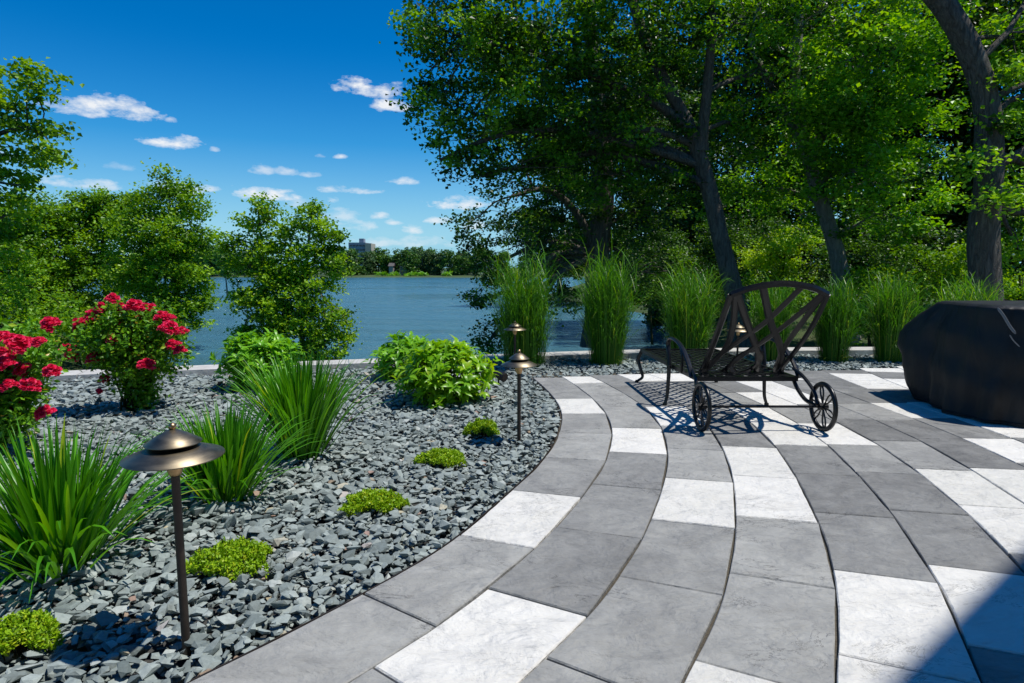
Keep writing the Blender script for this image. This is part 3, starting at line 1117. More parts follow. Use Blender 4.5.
# woodland behind, every tree its own
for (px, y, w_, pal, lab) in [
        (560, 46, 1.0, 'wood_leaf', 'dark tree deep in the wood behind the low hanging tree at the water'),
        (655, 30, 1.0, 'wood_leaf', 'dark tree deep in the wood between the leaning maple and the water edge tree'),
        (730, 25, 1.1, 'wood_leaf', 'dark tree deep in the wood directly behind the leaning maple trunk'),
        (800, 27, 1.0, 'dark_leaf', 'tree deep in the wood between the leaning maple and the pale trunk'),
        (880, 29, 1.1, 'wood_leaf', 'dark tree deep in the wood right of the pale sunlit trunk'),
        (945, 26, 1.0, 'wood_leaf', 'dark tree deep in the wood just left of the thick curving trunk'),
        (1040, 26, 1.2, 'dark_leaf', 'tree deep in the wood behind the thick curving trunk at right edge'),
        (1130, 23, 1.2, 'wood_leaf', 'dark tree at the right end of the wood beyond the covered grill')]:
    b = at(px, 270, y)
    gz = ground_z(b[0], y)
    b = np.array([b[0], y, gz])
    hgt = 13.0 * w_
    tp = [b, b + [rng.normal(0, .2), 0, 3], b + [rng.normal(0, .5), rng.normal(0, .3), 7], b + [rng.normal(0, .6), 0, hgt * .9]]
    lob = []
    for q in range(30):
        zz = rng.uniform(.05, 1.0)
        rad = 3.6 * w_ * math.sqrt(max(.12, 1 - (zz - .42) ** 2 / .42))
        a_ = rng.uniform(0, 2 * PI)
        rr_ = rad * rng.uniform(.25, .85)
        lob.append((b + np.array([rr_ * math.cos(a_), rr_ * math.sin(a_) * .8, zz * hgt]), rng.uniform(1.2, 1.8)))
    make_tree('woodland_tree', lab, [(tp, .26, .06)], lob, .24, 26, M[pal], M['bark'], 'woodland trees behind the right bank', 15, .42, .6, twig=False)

# shrubs under the wood
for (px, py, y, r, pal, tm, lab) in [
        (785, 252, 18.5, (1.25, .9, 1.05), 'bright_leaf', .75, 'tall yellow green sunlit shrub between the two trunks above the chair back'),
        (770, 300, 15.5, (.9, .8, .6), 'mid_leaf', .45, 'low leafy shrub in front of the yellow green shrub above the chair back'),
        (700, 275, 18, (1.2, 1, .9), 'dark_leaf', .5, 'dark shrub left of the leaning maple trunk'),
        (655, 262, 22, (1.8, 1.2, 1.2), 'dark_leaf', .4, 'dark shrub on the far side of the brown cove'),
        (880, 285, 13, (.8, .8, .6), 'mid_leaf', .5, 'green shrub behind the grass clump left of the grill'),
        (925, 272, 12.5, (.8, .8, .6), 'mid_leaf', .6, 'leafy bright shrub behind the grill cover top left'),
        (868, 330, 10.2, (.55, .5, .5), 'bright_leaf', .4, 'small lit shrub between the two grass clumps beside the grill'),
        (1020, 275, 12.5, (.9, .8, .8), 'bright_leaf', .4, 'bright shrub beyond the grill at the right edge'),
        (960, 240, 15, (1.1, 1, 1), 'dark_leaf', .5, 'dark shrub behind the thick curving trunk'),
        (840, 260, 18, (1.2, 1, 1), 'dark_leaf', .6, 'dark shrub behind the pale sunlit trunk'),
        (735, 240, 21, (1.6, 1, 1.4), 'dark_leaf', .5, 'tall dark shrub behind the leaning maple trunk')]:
    c = at(px, py, y)
    gz = ground_z(c[0], y)
    b = np.array([c[0], y, min(gz, c[2] - .4)])
    lob = [(c + rng.normal(size=3) * np.array(r) * .55, float(np.mean(r)) * rng.uniform(.45, .62)) for _ in range(9)]
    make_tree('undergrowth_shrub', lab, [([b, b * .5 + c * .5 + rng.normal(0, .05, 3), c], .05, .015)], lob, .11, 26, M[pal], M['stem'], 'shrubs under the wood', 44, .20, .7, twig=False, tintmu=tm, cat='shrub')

# left side: tall tree whose branches enter the frame at the top
y = 13.0
tp = [at(-75, 360, y), at(-70, 260, y), at(-60, 160, y), at(-50, 60, y), at(-45, -40, y)]
t2 = [at(-62, 180, y), at(-30, 150, y), at(10, 130, 12.8), at(40, 130, 12.6)]
make_tree('cottonwood_tree', 'tall tree at the left edge with leafy branches against the sky', [(tp, .22, .06), (t2, .08, .02)],
          L_([(20, 100, 12.8, .62), (45, 92, 12.6, .35), (38, 140, 12.7, .55), (10, 160, 13, .7), (55, 152, 12.6, .28), (20, 185, 12.8, .5), (-15, 120, 13, .9), (-30, 200, 13, 1.0), (5, 215, 13, .6), (-70, 80, 13, 1.1), (-70, 10, 13, .8),
              (-80, 170, 13.2, 1.2), (-10, 85, 13, .4), (-40, 250, 13, .9), (28, 78, 12.7, .3)], .8),
          .15, 22, M['mid_leaf'], M['bark'], None, 34, .2, .5, tintmu=.55)

for (nm, lab, px, y, rows, pal, tm, lobes) in [
    ('shore_tree', 'round headed green tree on the left bank above the red roses', 170, 21, None, 'mid_leaf', .62,
     [(165, 190, 21, .75), (150, 205, 20.8, .8), (185, 205, 21, .8), (140, 235, 20.6, 1.0), (172, 235, 20.4, 1.1), (198, 240, 21, .75), (165, 265, 20.5, 1.1), (195, 275, 20.8, .8), (135, 270, 20.6, 1), (180, 300, 20.6, .9), (150, 300, 20.6, 1), (205, 300, 21, .45), (190, 318, 20.6, .6), (160, 330, 20.4, .8)]),
    ('shore_tree', 'tree with uneven top on the left bank between the round tree and the frame edge', 100, 23, None, 'mid_leaf', .45,
     [(105, 205, 23, .8), (90, 215, 23, .8), (118, 215, 23, .8), (75, 225, 23, 1), (105, 240, 22.6, 1.2), (130, 220, 23, .6), (80, 260, 22.4, 1.2), (115, 275, 22.6, 1.2), (70, 300, 22.4, 1.2), (110, 310, 22.4, 1.2), (95, 205, 23, .6), (128, 205, 23, .45)]),
    ('shore_tree', 'tree on the left bank just below the branches of the tall edge tree', 40, 22, None, 'mid_leaf', .5,
     [(40, 220, 22, 1), (20, 225, 22, 1), (62, 215, 22, .8), (5, 245, 21.6, 1.2), (45, 250, 21.4, 1.2), (25, 280, 21.4, 1.2), (60, 280, 21.4, 1.1), (-20, 240, 22, 1.3), (-20, 290, 21.5, 1.3)]),
    ('shore_tree', 'low dark tree far along the left bank behind the round tree', 225, 60, None, 'far_leaf', .5,
     [(222, 262, 60, 1.6), (205, 258, 60, 2), (185, 255, 60, 2.2), (160, 258, 60, 2.2)]),
]:
    b = at(px, 270, y)
    b = np.array([b[0], y, ground_z(b[0], y)])
    c0 = at(px, min(q[1] for q in lobes) + 15, y)
    make_tree(nm, lab, [([b, b * .6 + c0 * .4 + [.1, 0, 0], c0], .14, .03)], L_(lobes, 1), .16 if y < 40 else .4, 24, M[pal], M['bark'], 'trees along the left bank', 50 if y < 40 else 12, .25 if y < 40 else .5, .75, tintmu=tm)

for (px, py, y, r, pal, tm, lab) in [
        (25, 300, 14.5, (1.1, .9, .9), 'bright_leaf', .35, 'bright green bush on the left bank behind the left rose bush'),
        (75, 318, 13.5, (.9, .8, .7), 'bright_leaf', .3, 'bright green bush on the left bank behind the taller rose bush'),
        (120, 335, 14.0, (.9, .8, .6), 'mid_leaf', .5, 'mid green bush on the left bank low behind the taller rose bush'),
        (-40, 330, 13, (1.1, .9, .9), 'mid_leaf', .5, 'mid green bush on the left bank at the frame edge')]:
    c = at(px, py, y)
    b = np.array([c[0], y, min(ground_z(c[0], y), c[2] - .4)])
    lob = [(c + rng.normal(size=3) * np.array(r) * .55, float(np.mean(r)) * rng.uniform(.45, .62)) for _ in range(9)]
    make_tree('bank_bush', lab, [([b, b * .5 + c * .5, c], .05, .015)], lob, .11, 26, M[pal], M['stem'], 'bushes on the left bank', 44, .20, .7, twig=False, tintmu=tm, cat='bush')

# small two stemmed tree between the shrubs and the lake
y = 11.0
b = at(290, 410, y)
b[2] = -1.4
tl = [b, at(275, 350, y), at(266, 300, y), at(262, 250, y), at(258, 208, y)]
tr_ = [b + [.25, .1, 0], at(302, 350, y), at(304, 300, y), at(308, 250, y), at(312, 210, y)]
make_tree('young_tree', 'small twin stemmed leafy tree in front of the lake, left of centre', [(tl, .06, .012), (tr_, .06, .012)],
          L_([(260, 205, 11, .22), (250, 222, 10.9, .25), (272, 220, 11, .25), (240, 240, 10.9, .2), (262, 245, 11, .35), (284, 243, 11, .22), (248, 270, 11, .4), (272, 275, 11, .4), (237, 262, 11, .18),
              (308, 207, 11, .22), (318, 220, 11, .28), (300, 228, 11, .25), (328, 240, 11, .28), (310, 250, 11, .42), (333, 262, 11, .25), (298, 275, 11, .4), (322, 285, 10.9, .42), (255, 300, 11, .42), (285, 305, 10.8, .45),
              (310, 315, 10.8, .48), (335, 318, 10.9, .3), (262, 330, 10.9, .45), (295, 338, 10.8, .48), (330, 345, 10.9, .4), (245, 335, 11, .3), (318, 362, 10.8, .35), (245, 300, 11, .3), (343, 335, 11, .18), (228, 248, 11, .1), (336, 235, 11, .12), (285, 262, 11, .3), (287, 285, 10.9, .35), (282, 312, 10.9, .4), (284, 232, 11, .16), (270, 355, 10.8, .35), (305, 355, 10.8, .35)], .4),
          .085, 24, M['mid_leaf'], M['bark_pale'], None, 170, .13, .6, tintmu=.78)

# far shore tree line
farspec = []
rr = np.random.default_rng(21)
xs = np.concatenate([np.linspace(338, 486, 17), np.linspace(200, 262, 8), np.linspace(500, 660, 7), np.linspace(-120, 190, 12)])
for i, px in enumerate(xs):
    Y = rr.uniform(233, 252)
    top = 249.5 + rr.normal(0, 2.2)
    if px < 350 and px > 330:
        top = 246
    farspec.append((px + rr.normal(0, 2), Y, top))
for (px, Y, top) in farspec + [(415, 300, 246.5), (345, 236, 248), (425, 290, 249)]:
    tip = at(px, top, Y)
    b = np.array([tip[0], Y, -.9])
    H_ = tip[2] + .9
    rad = H_ * rr.uniform(.36, .5)
    lob = []
    for q in range(16):
        zz = rr.uniform(.06, .86)
        a_ = rr.uniform(0, 2 * PI)
        rd = rad * math.sqrt(max(.1, 1 - (zz - .42) ** 2 / .3)) * rr.uniform(.3, .8)
        lob.append((b + np.array([rd * math.cos(a_), rd * math.sin(a_), zz * H_]), H_ * rr.uniform(.14, .22)))
    pal = 'far_leaf_pale' if rr.random() < .18 else 'far_leaf'
    lab = 'pale grey green round tree in the line on the far shore' if pal == 'far_leaf_pale' else 'dark green tree in the line on the far shore'
    make_tree('far_tree', lab, [([b, b + [0, 0, H_ * .4], b + [0, 0, H_ * .85]], .35, .1)], lob, .62, 16, M[pal], M['bark'], 'trees lining the far shore', 5.5, .5, .6, twig=False, tintmu=rr.uniform(.35, .65))

for (px, Y) in [(384, 231), (396, 234), (411, 230), (424, 231), (447, 230)]:
    c = at(px, 273, Y)
    b = np.array([c[0], Y, -1.1])
    wid = rr.uniform(1.0, 2.6)
    lob = [(b + [rr.normal(0, wid), rr.normal(0, .6), rr.uniform(.3, 1.1)], rr.uniform(.5, 1.0)) for _ in range(7)]
    make_tree('far_bush', 'low yellow green bush at the far waterline', [([b, b + [0, 0, .5], b + [0, 0, 1.2]], .1, .05)], lob, .5, 9, M['lance_dark'], M['stem'], 'bushes at the far waterline', 6, .4, .6, twig=False, cat='bush')

# apartment block beyond the far trees
Y = 430.0
lo, hi = at(349, 262, Y), at(365.5, 242.5, Y)
root = thing('apartment_building', (lo[0], Y, 0), 'grey and tan apartment block rising above the far trees', 'building')
mb = MB()
box(mb, (lo[0], Y, 0), (hi[0], Y + 14, hi[2]))
mb.build('wall', M['wall_dark'], root)
mb = MB()
e = at(371.5, 241, Y)[0]
box(mb, (hi[0] + .01, Y - 1.5, 0), (e, Y + 12, hi[2] - .6))
mb.build('end_wall', M['wall_tan'], root)
mb = MB()
tx = at(358, 241, Y)[0]
box(mb, (tx, Y + 3, hi[2]), (tx + 3.2, Y + 8, hi[2] + 2.8))
mb.build('roof_stair_tower', M['wall_dark'], root)
wm = None
for fl in range(6):
    for cxi in range(5):
        x0 = lo[0] + 1 + cxi * (hi[0] - lo[0] - 1) / 5
        z0 = hi[2] - 2.6 - fl * 3.0
        if wm is None:
            mb = MB()
            box(mb, (x0, Y - .12, z0), (x0 + 1.7, Y - .01, z0 + 1.1))
            wm = mb.build('window', M['window'], root)
            wm['ox'], wm['oz'] = x0, z0
        else:
            c = wm.copy()
            c.parent = root
            c.location = (x0 - wm['ox'], 0, z0 - wm['oz'])
            COL.objects.link(c)
# small houses by the far waterline
for (px, Y, lab) in [(404, 242, 'small pale house low among the trees on the far shore'), (391, 240, 'tiny pale shed left of the pale house on the far shore')]:
    c = at(px, 272, Y)
    wd = 3.2 if px > 400 else 1.6
    root = thing('far_house', (c[0], Y, -.6), lab, 'house')
    mb = MB()
    box(mb, (c[0] - wd / 2, Y, -.8), (c[0] + wd / 2, Y + 5, 2.6))
    mb.build('wall', M['siding'], root)
    mb = MB()
    xa, xb = c[0] - wd / 2 - .3, c[0] + wd / 2 + .3
    mb.add([[xa, Y - .3, 2.62], [xb, Y - .3, 2.62], [xb, Y + 5.3, 2.62], [xa, Y + 5.3, 2.62], [xa, Y + 2.5, 3.9], [xb, Y + 2.5, 3.9]], [[0, 1, 5, 4], [2, 3, 4, 5], [0, 4, 3], [1, 2, 5], [3, 2, 1, 0]])
    mb.build('roof', M['roofing'], root)

# the house whose eave shades the near right corner of the patio
root = thing('house', (6.5, -2.0, 0), 'pale house with dark eave standing right of the camera beside the patio', 'house')
ev = 8.2
sh = np.array([.44 * ev, -.03 * ev])
A, B_ = np.array([1.05, 1.62]) + sh, np.array([2.16, 2.49]) + sh
dr = norm(B_ - A)
pr = np.array([dr[1], -dr[0]])
A0 = A - dr * 9
B0 = A + dr * 2.6
V = [[*(A0), ev], [*(B0), ev], [*(B0 + pr * 7), ev], [*(A0 + pr * 7), ev], [*(A0 + pr * 3.5), ev + 2.2], [*(B0 + pr * 3.5), ev + 2.2]]
V += [[v[0], v[1], ev - .16] for v in V[:4]]
mb = MB()
mb.add(V, [[0, 1, 5, 4], [2, 3, 4, 5], [0, 4, 3], [1, 2, 5], [6, 7, 1, 0], [7, 8, 2, 1], [8, 9, 3, 2], [9, 6, 0, 3], [9, 8, 7, 6]])
mb.build('roof', M['roofing'], root)
mb = MB()
q = [A0 + pr * .6 + dr * .5, B0 + pr * .6 - dr * .5, B0 + pr * 6.4 - dr * .5, A0 + pr * 6.4 + dr * .5]
V = [[*a, -.1] for a in q] + [[*a, ev - .165] for a in q]
mb.add(V, np.array([[0, 1, 5, 4], [1, 2, 6, 5], [2, 3, 7, 6], [3, 0, 4, 7]]))
mb.build('wall', M['siding'], root)


# ------------------------------------------------------------------ planting
def strap_clump(base, h, rad, n, label, spread=.9):
    n = int(n * 1.5)
    base = np.asarray(base, float)
    root = thing('daylily_clump', base, label, 'plant', 'strap leaved daylily clumps')
    mb = MB()
    a = rng.uniform(0, 2 * PI, n)
    lean = rng.beta(1.4, 1.7, n) * 1.05 * spread
    d = np.stack([np.cos(a) * np.sin(lean), np.sin(a) * np.sin(lean), np.cos(lean)], 1)
    nr = np.stack([-np.cos(a) * np.cos(lean), -np.sin(a) * np.cos(lean), np.sin(lean)], 1)
    b = base + np.stack([np.cos(a), np.sin(a), np.zeros(n)], 1) * (rng.random(n) ** .6 * rad * .28)[:, None] * (.5 + lean / 1.05)[:, None]
    L = h * rng.uniform(.8, 1.12, n) * (1.0 + .10 * lean)
    W = rng.uniform(.012, .022, n)
    tint = np.clip(rng.normal(.5, .2, n), 0, .95)
    tint[rng.random(n) < .03] = 1
    d = norm(d + rng.normal(0, .06, (n, 3)))
    strips(mb, b, d, nr, L, W, [.8, 1, 1, .95, .8, .5, .05], 0, None, .55, tint, grav=rng.uniform(.2, .8, n) + lean * .75)
    mb.build('leaves', M['blade'], root, smooth=True)
    return root


g0 = lambda px, py: np.append(gnd(px, py)[:2], -.02)
strap_clump(g0(62, 560), .54, .5, 210, 'big strap leaved clump in the lower left, in front of the roses')
strap_clump(g0(228, 497), .48, .45, 180, 'strap leaved clump directly behind the nearest path light', .75)
strap_clump(g0(303, 455), .64, .45, 260, 'tallest strap leaved clump, in front of the leafy green shrub', .6)


def reed_clump(base, h, rad, n, label, tint=.5):
    n = int(n * 1.9)
    base = np.asarray(base, float)
    root = thing('ornamental_grass', base, label, 'grass clump', 'tall ornamental grasses along the wall')
    mb = MB()
    a = rng.uniform(0, 2 * PI, n)
    rr_ = rng.random(n) ** .5 * rad * .66
    lean = np.clip(rr_ / rad * .10 + rng.normal(0, .075, n), -.3, .5)
    d = np.stack([np.cos(a) * np.sin(lean), np.sin(a) * np.sin(lean), np.cos(lean)], 1)
    nr = np.stack([-np.cos(a) * np.cos(lean), -np.sin(a) * np.cos(lean), np.sin(lean)], 1)
    b = base + np.stack([np.cos(a) * rr_, np.sin(a) * rr_, np.zeros(n)], 1)
    L = h * rng.uniform(.55, 1.15, n)
    W = rng.uniform(.0045, .0085, n)
    t = np.clip(rng.normal(tint, .2, n), 0, .96)
    t[rng.random(n) < .04] = 1
    strips(mb, b, d, nr, L, W, [.7, 1, 1, 1, .85, .6, .3, .05], 0, None, 0, t, grav=rng.uniform(.2, 1.6, n) ** 1.3)
    # side leaves that arch off the culms
    m_ = int(n * 1.5)
    k = rng.integers(0, n, m_)
    f = rng.uniform(.2, .85, m_)
    bb = b[k] + d[k] * (L[k] * f)[:, None]
    a2 = rng.uniform(0, 2 * PI, m_)
    d2 = norm(d[k] + np.stack([np.cos(a2), np.sin(a2), np.zeros(m_)], 1) * rng.uniform(.3, .9, (m_, 1)))
    strips(mb, bb, d2, np.tile([0, 0, 1.0], (m_, 1)), L[k] * .42, W[k] * 1.2, [.6, 1, .9, .6, .05], 0, None, 0, np.clip(t[k] + .1, 0, .96), grav=rng.uniform(.8, 2.2, m_))
    mb.build('blades', M['reed'], root)
    # dry thatch at the foot
    mb = MB()
    q = 60
    a = rng.uniform(0, 2 * PI, q)
    d = np.stack([np.cos(a), np.sin(a), rng.uniform(.3, 1.2, q)], 1)
    strips(mb, base + norm(d) * .04 * np.array([1, 1, 0]), d, np.tile([0, 0, 1.0], (q, 1)), rng.uniform(.15, .38, q), np.full(q, .008), [1, 1, .8, .1], 0, None, 0, np.full(q, 1.0), grav=1.0)
    mb.build('dry_leaves', M['reed'], root)
    return root


for (px, pyb, top, w_, lab, tm) in [
        (524, 361, 268, 74, 'tall grass clump at left end of the row, behind the stacked path lights', .5),
        (606, 363, 266, 60, 'tall grass clump second in the row, left of the chair foot', .5),
        (688, 356, 276, 64, 'tall grass clump behind the foot of the lounge chair', .55),
        (770, 360, 292, 44, 'tall grass clump seen through the open chair back', .45),
        (833, 361, 290, 46, 'dark tall grass clump just right of the chair back', .3),
        (890, 360, 284, 52, 'tall grass clump between the chair and the grill cover', .5),
        (962, 356, 288, 74, 'tall grass clump behind the grill cover top', .65)]:
    w_ *= .72
    b = g0(px, pyb)
    b[1] = min(b[1], float(cop_y(b[0])) - .25)
    b[0] = (px - 512) / F * (b[1] * math.cos(PITCH) + EYE * math.sin(PITCH))
    h = EYE - (top - 270) / F * b[1] + .02
    reed_clump(b, h * 1.02, w_ / F * b[1] * .62, 430, lab, tm)


def lance_shrub(base, h, rx, label, pal, n=190):
    """rounded shrub, whorls of long narrow leaves at the stem tips"""
    base = np.asarray(base, float)
    root = thing('leafy_shrub', base, label, 'shrub', 'rounded leafy shrubs in the stone bed')
    sb, lb = MB(), MB()
    c = base + [0, 0, h * .48]
    tips = norm(rng.normal(size=(n, 3)) + [0, 0, .35]) * (rng.uniform(.45, 1.0, n) ** .6)[:, None] * np.array([rx, rx * .9, h * .50]) + c
    tips += rng.normal(0, .025, tips.shape)
    tips[:, 2] = np.maximum(tips[:, 2], base[2] + .06)
    for q in range(0, n, 4):
        limb(sb, base + rng.normal(0, .04, 3) * [1, 1, 0], tips[q], .008, .003, 5, .02, 5)
    B, D, Nn_, T_ = [], [], [], []
    for tpt in tips:
        out = norm(tpt - (base + [0, 0, h * .25]))
        ax = norm(out * .8 + [0, 0, .7] + rng.normal(0, .2, 3))
        u = norm(np.cross(ax, rng.normal(size=3)))
        v = np.cross(ax, u)
        k = rng.integers(7, 12)
        tcl = rng.normal(.5, .14)
        for i_ in range(k):
            an = 2 * PI * i_ / k + rng.normal(0, .2)
            el_ = rng.uniform(.25, 1.0)
            rad_ = u * math.cos(an) + v * math.sin(an)
            D.append(rad_ * math.cos(el_) + ax * math.sin(el_))
            Nn_.append(ax * math.cos(el_) - rad_ * math.sin(el_))
            B.append(tpt - ax * rng.uniform(0, .07))
            T_.append(np.clip(tcl + rng.normal(0, .13), 0, 1))
    N = len(B)
    strips(lb, np.array(B), np.array(D), np.array(Nn_), rng.uniform(.07, .13, N), rng.uniform(.024, .036, N), [.25, .85, 1, .7, .05], .7, None, .3, np.array(T_), grav=.25)
    sb.build('stems', M['stem'], root)
    lb.build('leaves', M[pal], root, smooth=True)
    return root


lance_shrub(g0(445, 400), .56, .44, 'bright green rounded shrub in front of the lake, right of the young tree', 'lance', 260)
lance_shrub(np.append(gnd(404, 379)[:2], -.02), .50, .34, 'smaller green shrub half hidden behind the bright rounded shrub', 'lance_dark', 140)
lance_shrub(g0(262, 386), .56, .42, 'green leafy shrub at the foot of the young twin stemmed tree', 'lance_dark', 220)


def sedum(base, rx, ry, h, label, n=1700):
    base = np.asarray(base, float)
    root = thing('sedum_mat', base, label, 'plant', 'low light green groundcover plants')
    mb, sm = MB(), MB()
    a = rng.uniform(0, 2 * PI, n)
    lobe = 1 + .16 * np.sin(3 * a + rng.uniform(0, 6)) + .10 * np.sin(5 * a + rng.uniform(0, 6)) + .06 * np.sin(9 * a)
    r = rng.random(n) ** .5 * lobe
    hh = h * np.sqrt(np.maximum(0.05, 1 - (r / 1.25) ** 2)) * (1 + .25 * np.sin(a * 4 + r * 9) * .6 + rng.normal(0, .12, n))
    p = base + np.stack([np.cos(a) * r * rx, np.sin(a) * r * ry, hh], 1)
    reps = 5
    P = np.repeat(p, reps, 0)
    N = len(P)
    d = norm(rng.normal(size=(N, 3)) * [1, 1, .7] + [0, 0, .7])
    tint = np.clip(np.repeat(rng.normal(.5, .2, n), reps) + rng.normal(0, .1, N), 0, 1)
    P = P - d * .004 - np.stack([np.zeros(N), np.zeros(N), rng.uniform(0, .025, N)], 1)
    strips(mb, P, d, norm(rng.normal(size=(N, 3)) + [0, 0, .6]), rng.uniform(.011, .02, N), rng.uniform(.005, .008, N), [.6, 1, .15], .4, None, 0, tint)
    for q in range(0, n, 12):
        tube(sm, [base + (p[q] - base) * [.8, .8, 0] + [0, 0, -.01], p[q]], .0018, 3, cap=False)
    mb.build('leaves', M['sedum'], root)
    sm.build('stems', M['stem'], root)
    return root


for (px, py, w_, h, lab) in [(226, 574, 40, .075, 'light green low mat beside the nearest path light'), (371, 510, 31, .055, 'light green low mat midway along the curved patio edge'),
                             (441, 464, 24, .055, 'light green low mat between the bright rounded shrub and the patio curve'), (482, 437, 16.5, .09, 'small domed light green plant beside the middle path light'),
                             (8, 655, 36, .075, 'light green low mat in the bottom left corner')]:
    b = g0(px, py)
    b[1] += .05
    b[2] = 0.0
    rx = w_ / F * b[1]
    sedum(b, rx, rx * .85, h, lab, int(900 + 2500 * rx))


# roses
def bloom_mesh(seed):
    rr = np.random.default_rng(seed)
    mb = MB()
    for (cx, cy, cz, R) in [(0, 0, .014, .036), (.052, .012, .004, .033), (-.03, .045, -.002, .032), (-.036, -.03, .0, .034), (.02, -.052, -.004, .031), (.03, .055, -.008, .029), (-.062, .01, -.012, .029), (.065, -.035, -.014, .027)]:
        R *= rr.uniform(.85, 1.12)
        for ringi, (k, e, Lf) in enumerate([(8, .05, 1.0), (8, .5, .92), (7, .9, .8), (6, 1.2, .62), (4, 1.4, .45)]):
            an = np.linspace(0, 2 * PI, k, endpoint=False) + rr.uniform(0, 6)
            el_ = e + rr.normal(0, .13, k)
            d = np.stack([np.cos(an) * np.cos(el_), np.sin(an) * np.cos(el_), np.sin(el_)], 1)
            nn_ = np.stack([-np.cos(an) * np.sin(el_), -np.sin(an) * np.sin(el_), np.cos(el_)], 1)
            strips(mb, np.tile([cx * .8, cy * .8, cz - (cx * cx + cy * cy) * 4], (k, 1)) + d * .003, d, nn_, np.full(k, R * Lf) * rr.uniform(.85, 1.15, k), np.full(k, R * .95) * rr.uniform(.85, 1.15, k), [.3, .85, 1.05, .9, .35], .25 - ringi * .25, None, .35,
                   np.clip(.55 - .08 * ringi + rr.normal(0, .17, k), 0, 1))
    me = mb.mesh('rose_bloom')
    me.materials.append(M['petal'])
    me.polygons.foreach_set("use_smooth", np.ones(len(me.polygons), bool))
    return me


BL = [bloom_mesh(s) for s in (1, 2, 3, 4)]


def rose_bush(base, lobes, flowers, label, nl, y0):
    base = np.asarray(base, float)
    root = thing('rose_bush', base, label, 'rose bush', 'red rose bushes')
    sb, lb = MB(), MB()
    for (c, r, f) in lobes:
        c = np.asarray(c)
        for q in range(5):
            e = c + rng.normal(0, .3, 3) * r
            limb(sb, base + rng.normal(0, .05, 3) * [1, 1, 0], e, .009, .003, 5, .08, 7)
        k = int(nl * f)
        tw = norm(rng.normal(size=(k, 3))) * (rng.random(k) ** .45)[:, None] * r * np.array([1, 1, .9]) + c
        ids = np.repeat(np.arange(k), 7)
        pos = tw[ids] + rng.normal(0, .032, (len(ids), 3))
        leaves(lb, pos, .042, .9, np.clip(rng.normal(.5, .2, len(ids)), 0, .95), .6, .2)
        leaves(lb, tw[: k // 8] + rng.normal(0, .02, (k // 8, 3)), .04, .9, np.full(k // 8, .99), .5, .2)
    sb.build('stems', M['stem'], root)
    lb.build('leaves', M['rose_leaf'], root)
    for i_, (px, py, s) in enumerate(flowers):
        yy = y0 + rng.uniform(-.28, .05)
        p_ = at(px, py, yy)
        o = bpy.data.objects.new('flower', BL[i_ % 4])
        COL.objects.link(o)
        o.parent = root
        o.location = Vector(p_ - base)
        tilt = Vector((rng.normal(0, .35), -rng.uniform(.15, .7), 1)).normalized()
        o.rotation_euler = (tilt.to_track_quat('Z', 'Y') @ Matrix.Rotation(rng.uniform(0, 6), 3, 'Z').to_quaternion()).to_euler()
        sz = s * rng.uniform(.88, 1.04)
        o.scale = (sz, sz, sz * 1.15)
    return root


fz = lambda l: [(a / 3.795, b / 3.795 + 270, s) for a, b, s in l]
b = np.append(gnd(133, 410)[:2], -.02)
y0 = b[1]
rose_bush(b, [(at(130, 340, y0), .30, 1), (at(105, 345, y0), .27, .8), (at(155, 350, y0 + .05), .27, .8), (at(125, 325, y0 + .05), .25, .7), (at(158, 328, y0), .2, .5), (at(135, 370, y0), .22, .55), (at(140, 395, y0), .14, .25)],
          fz([(428, 105, .85), (385, 138, .8), (350, 168, .9), (465, 142, .85), (505, 130, .9), (558, 142, .9), (295, 200, .95), (345, 195, .8), (435, 206, .85), (528, 190, 1.0), (610, 172, .9), (640, 182, .7), (648, 215, 1.0), (692, 228, .7),
              (430, 255, .95), (490, 268, .85), (655, 280, .85), (680, 300, .6), (355, 330, .9), (555, 356, .9), (252, 296, .95), (272, 325, .8), (390, 412, .75), (378, 458, .4)]),
          'tall red rose bush full of blooms in front of the wall by the lake', 330, y0)
b = np.append(gnd(-20, 452)[:2], -.02)
y0 = b[1]
rose_bush(b, [(at(-15, 375, y0), .30, 1), (at(20, 365, y0 + .1), .22, .6), (at(5, 400, y0), .22, .6), (at(-45, 390, y0), .28, .7), (at(-20, 350, y0 + .1), .25, .6), (at(28, 350, y0 + .3), .2, .35), (at(8, 425, y0 - .05), .14, .25)],
          fz([(188, 198, .8), (70, 270, .95), (100, 276, .7), (145, 270, .6), (5, 250, .7), (8, 318, .9), (35, 370, 1.0), (80, 372, .85), (60, 395, .85), (30, 432, .7), (118, 430, .75), (197, 379, .75), (62, 515, .75), (163, 535, .75), (12, 583, .6), (-40, 300, .9), (-80, 360, .9), (-60, 440, .9), (15, 350, .8)]),
          'red rose bush cut by the left edge of the picture', 330, y0)


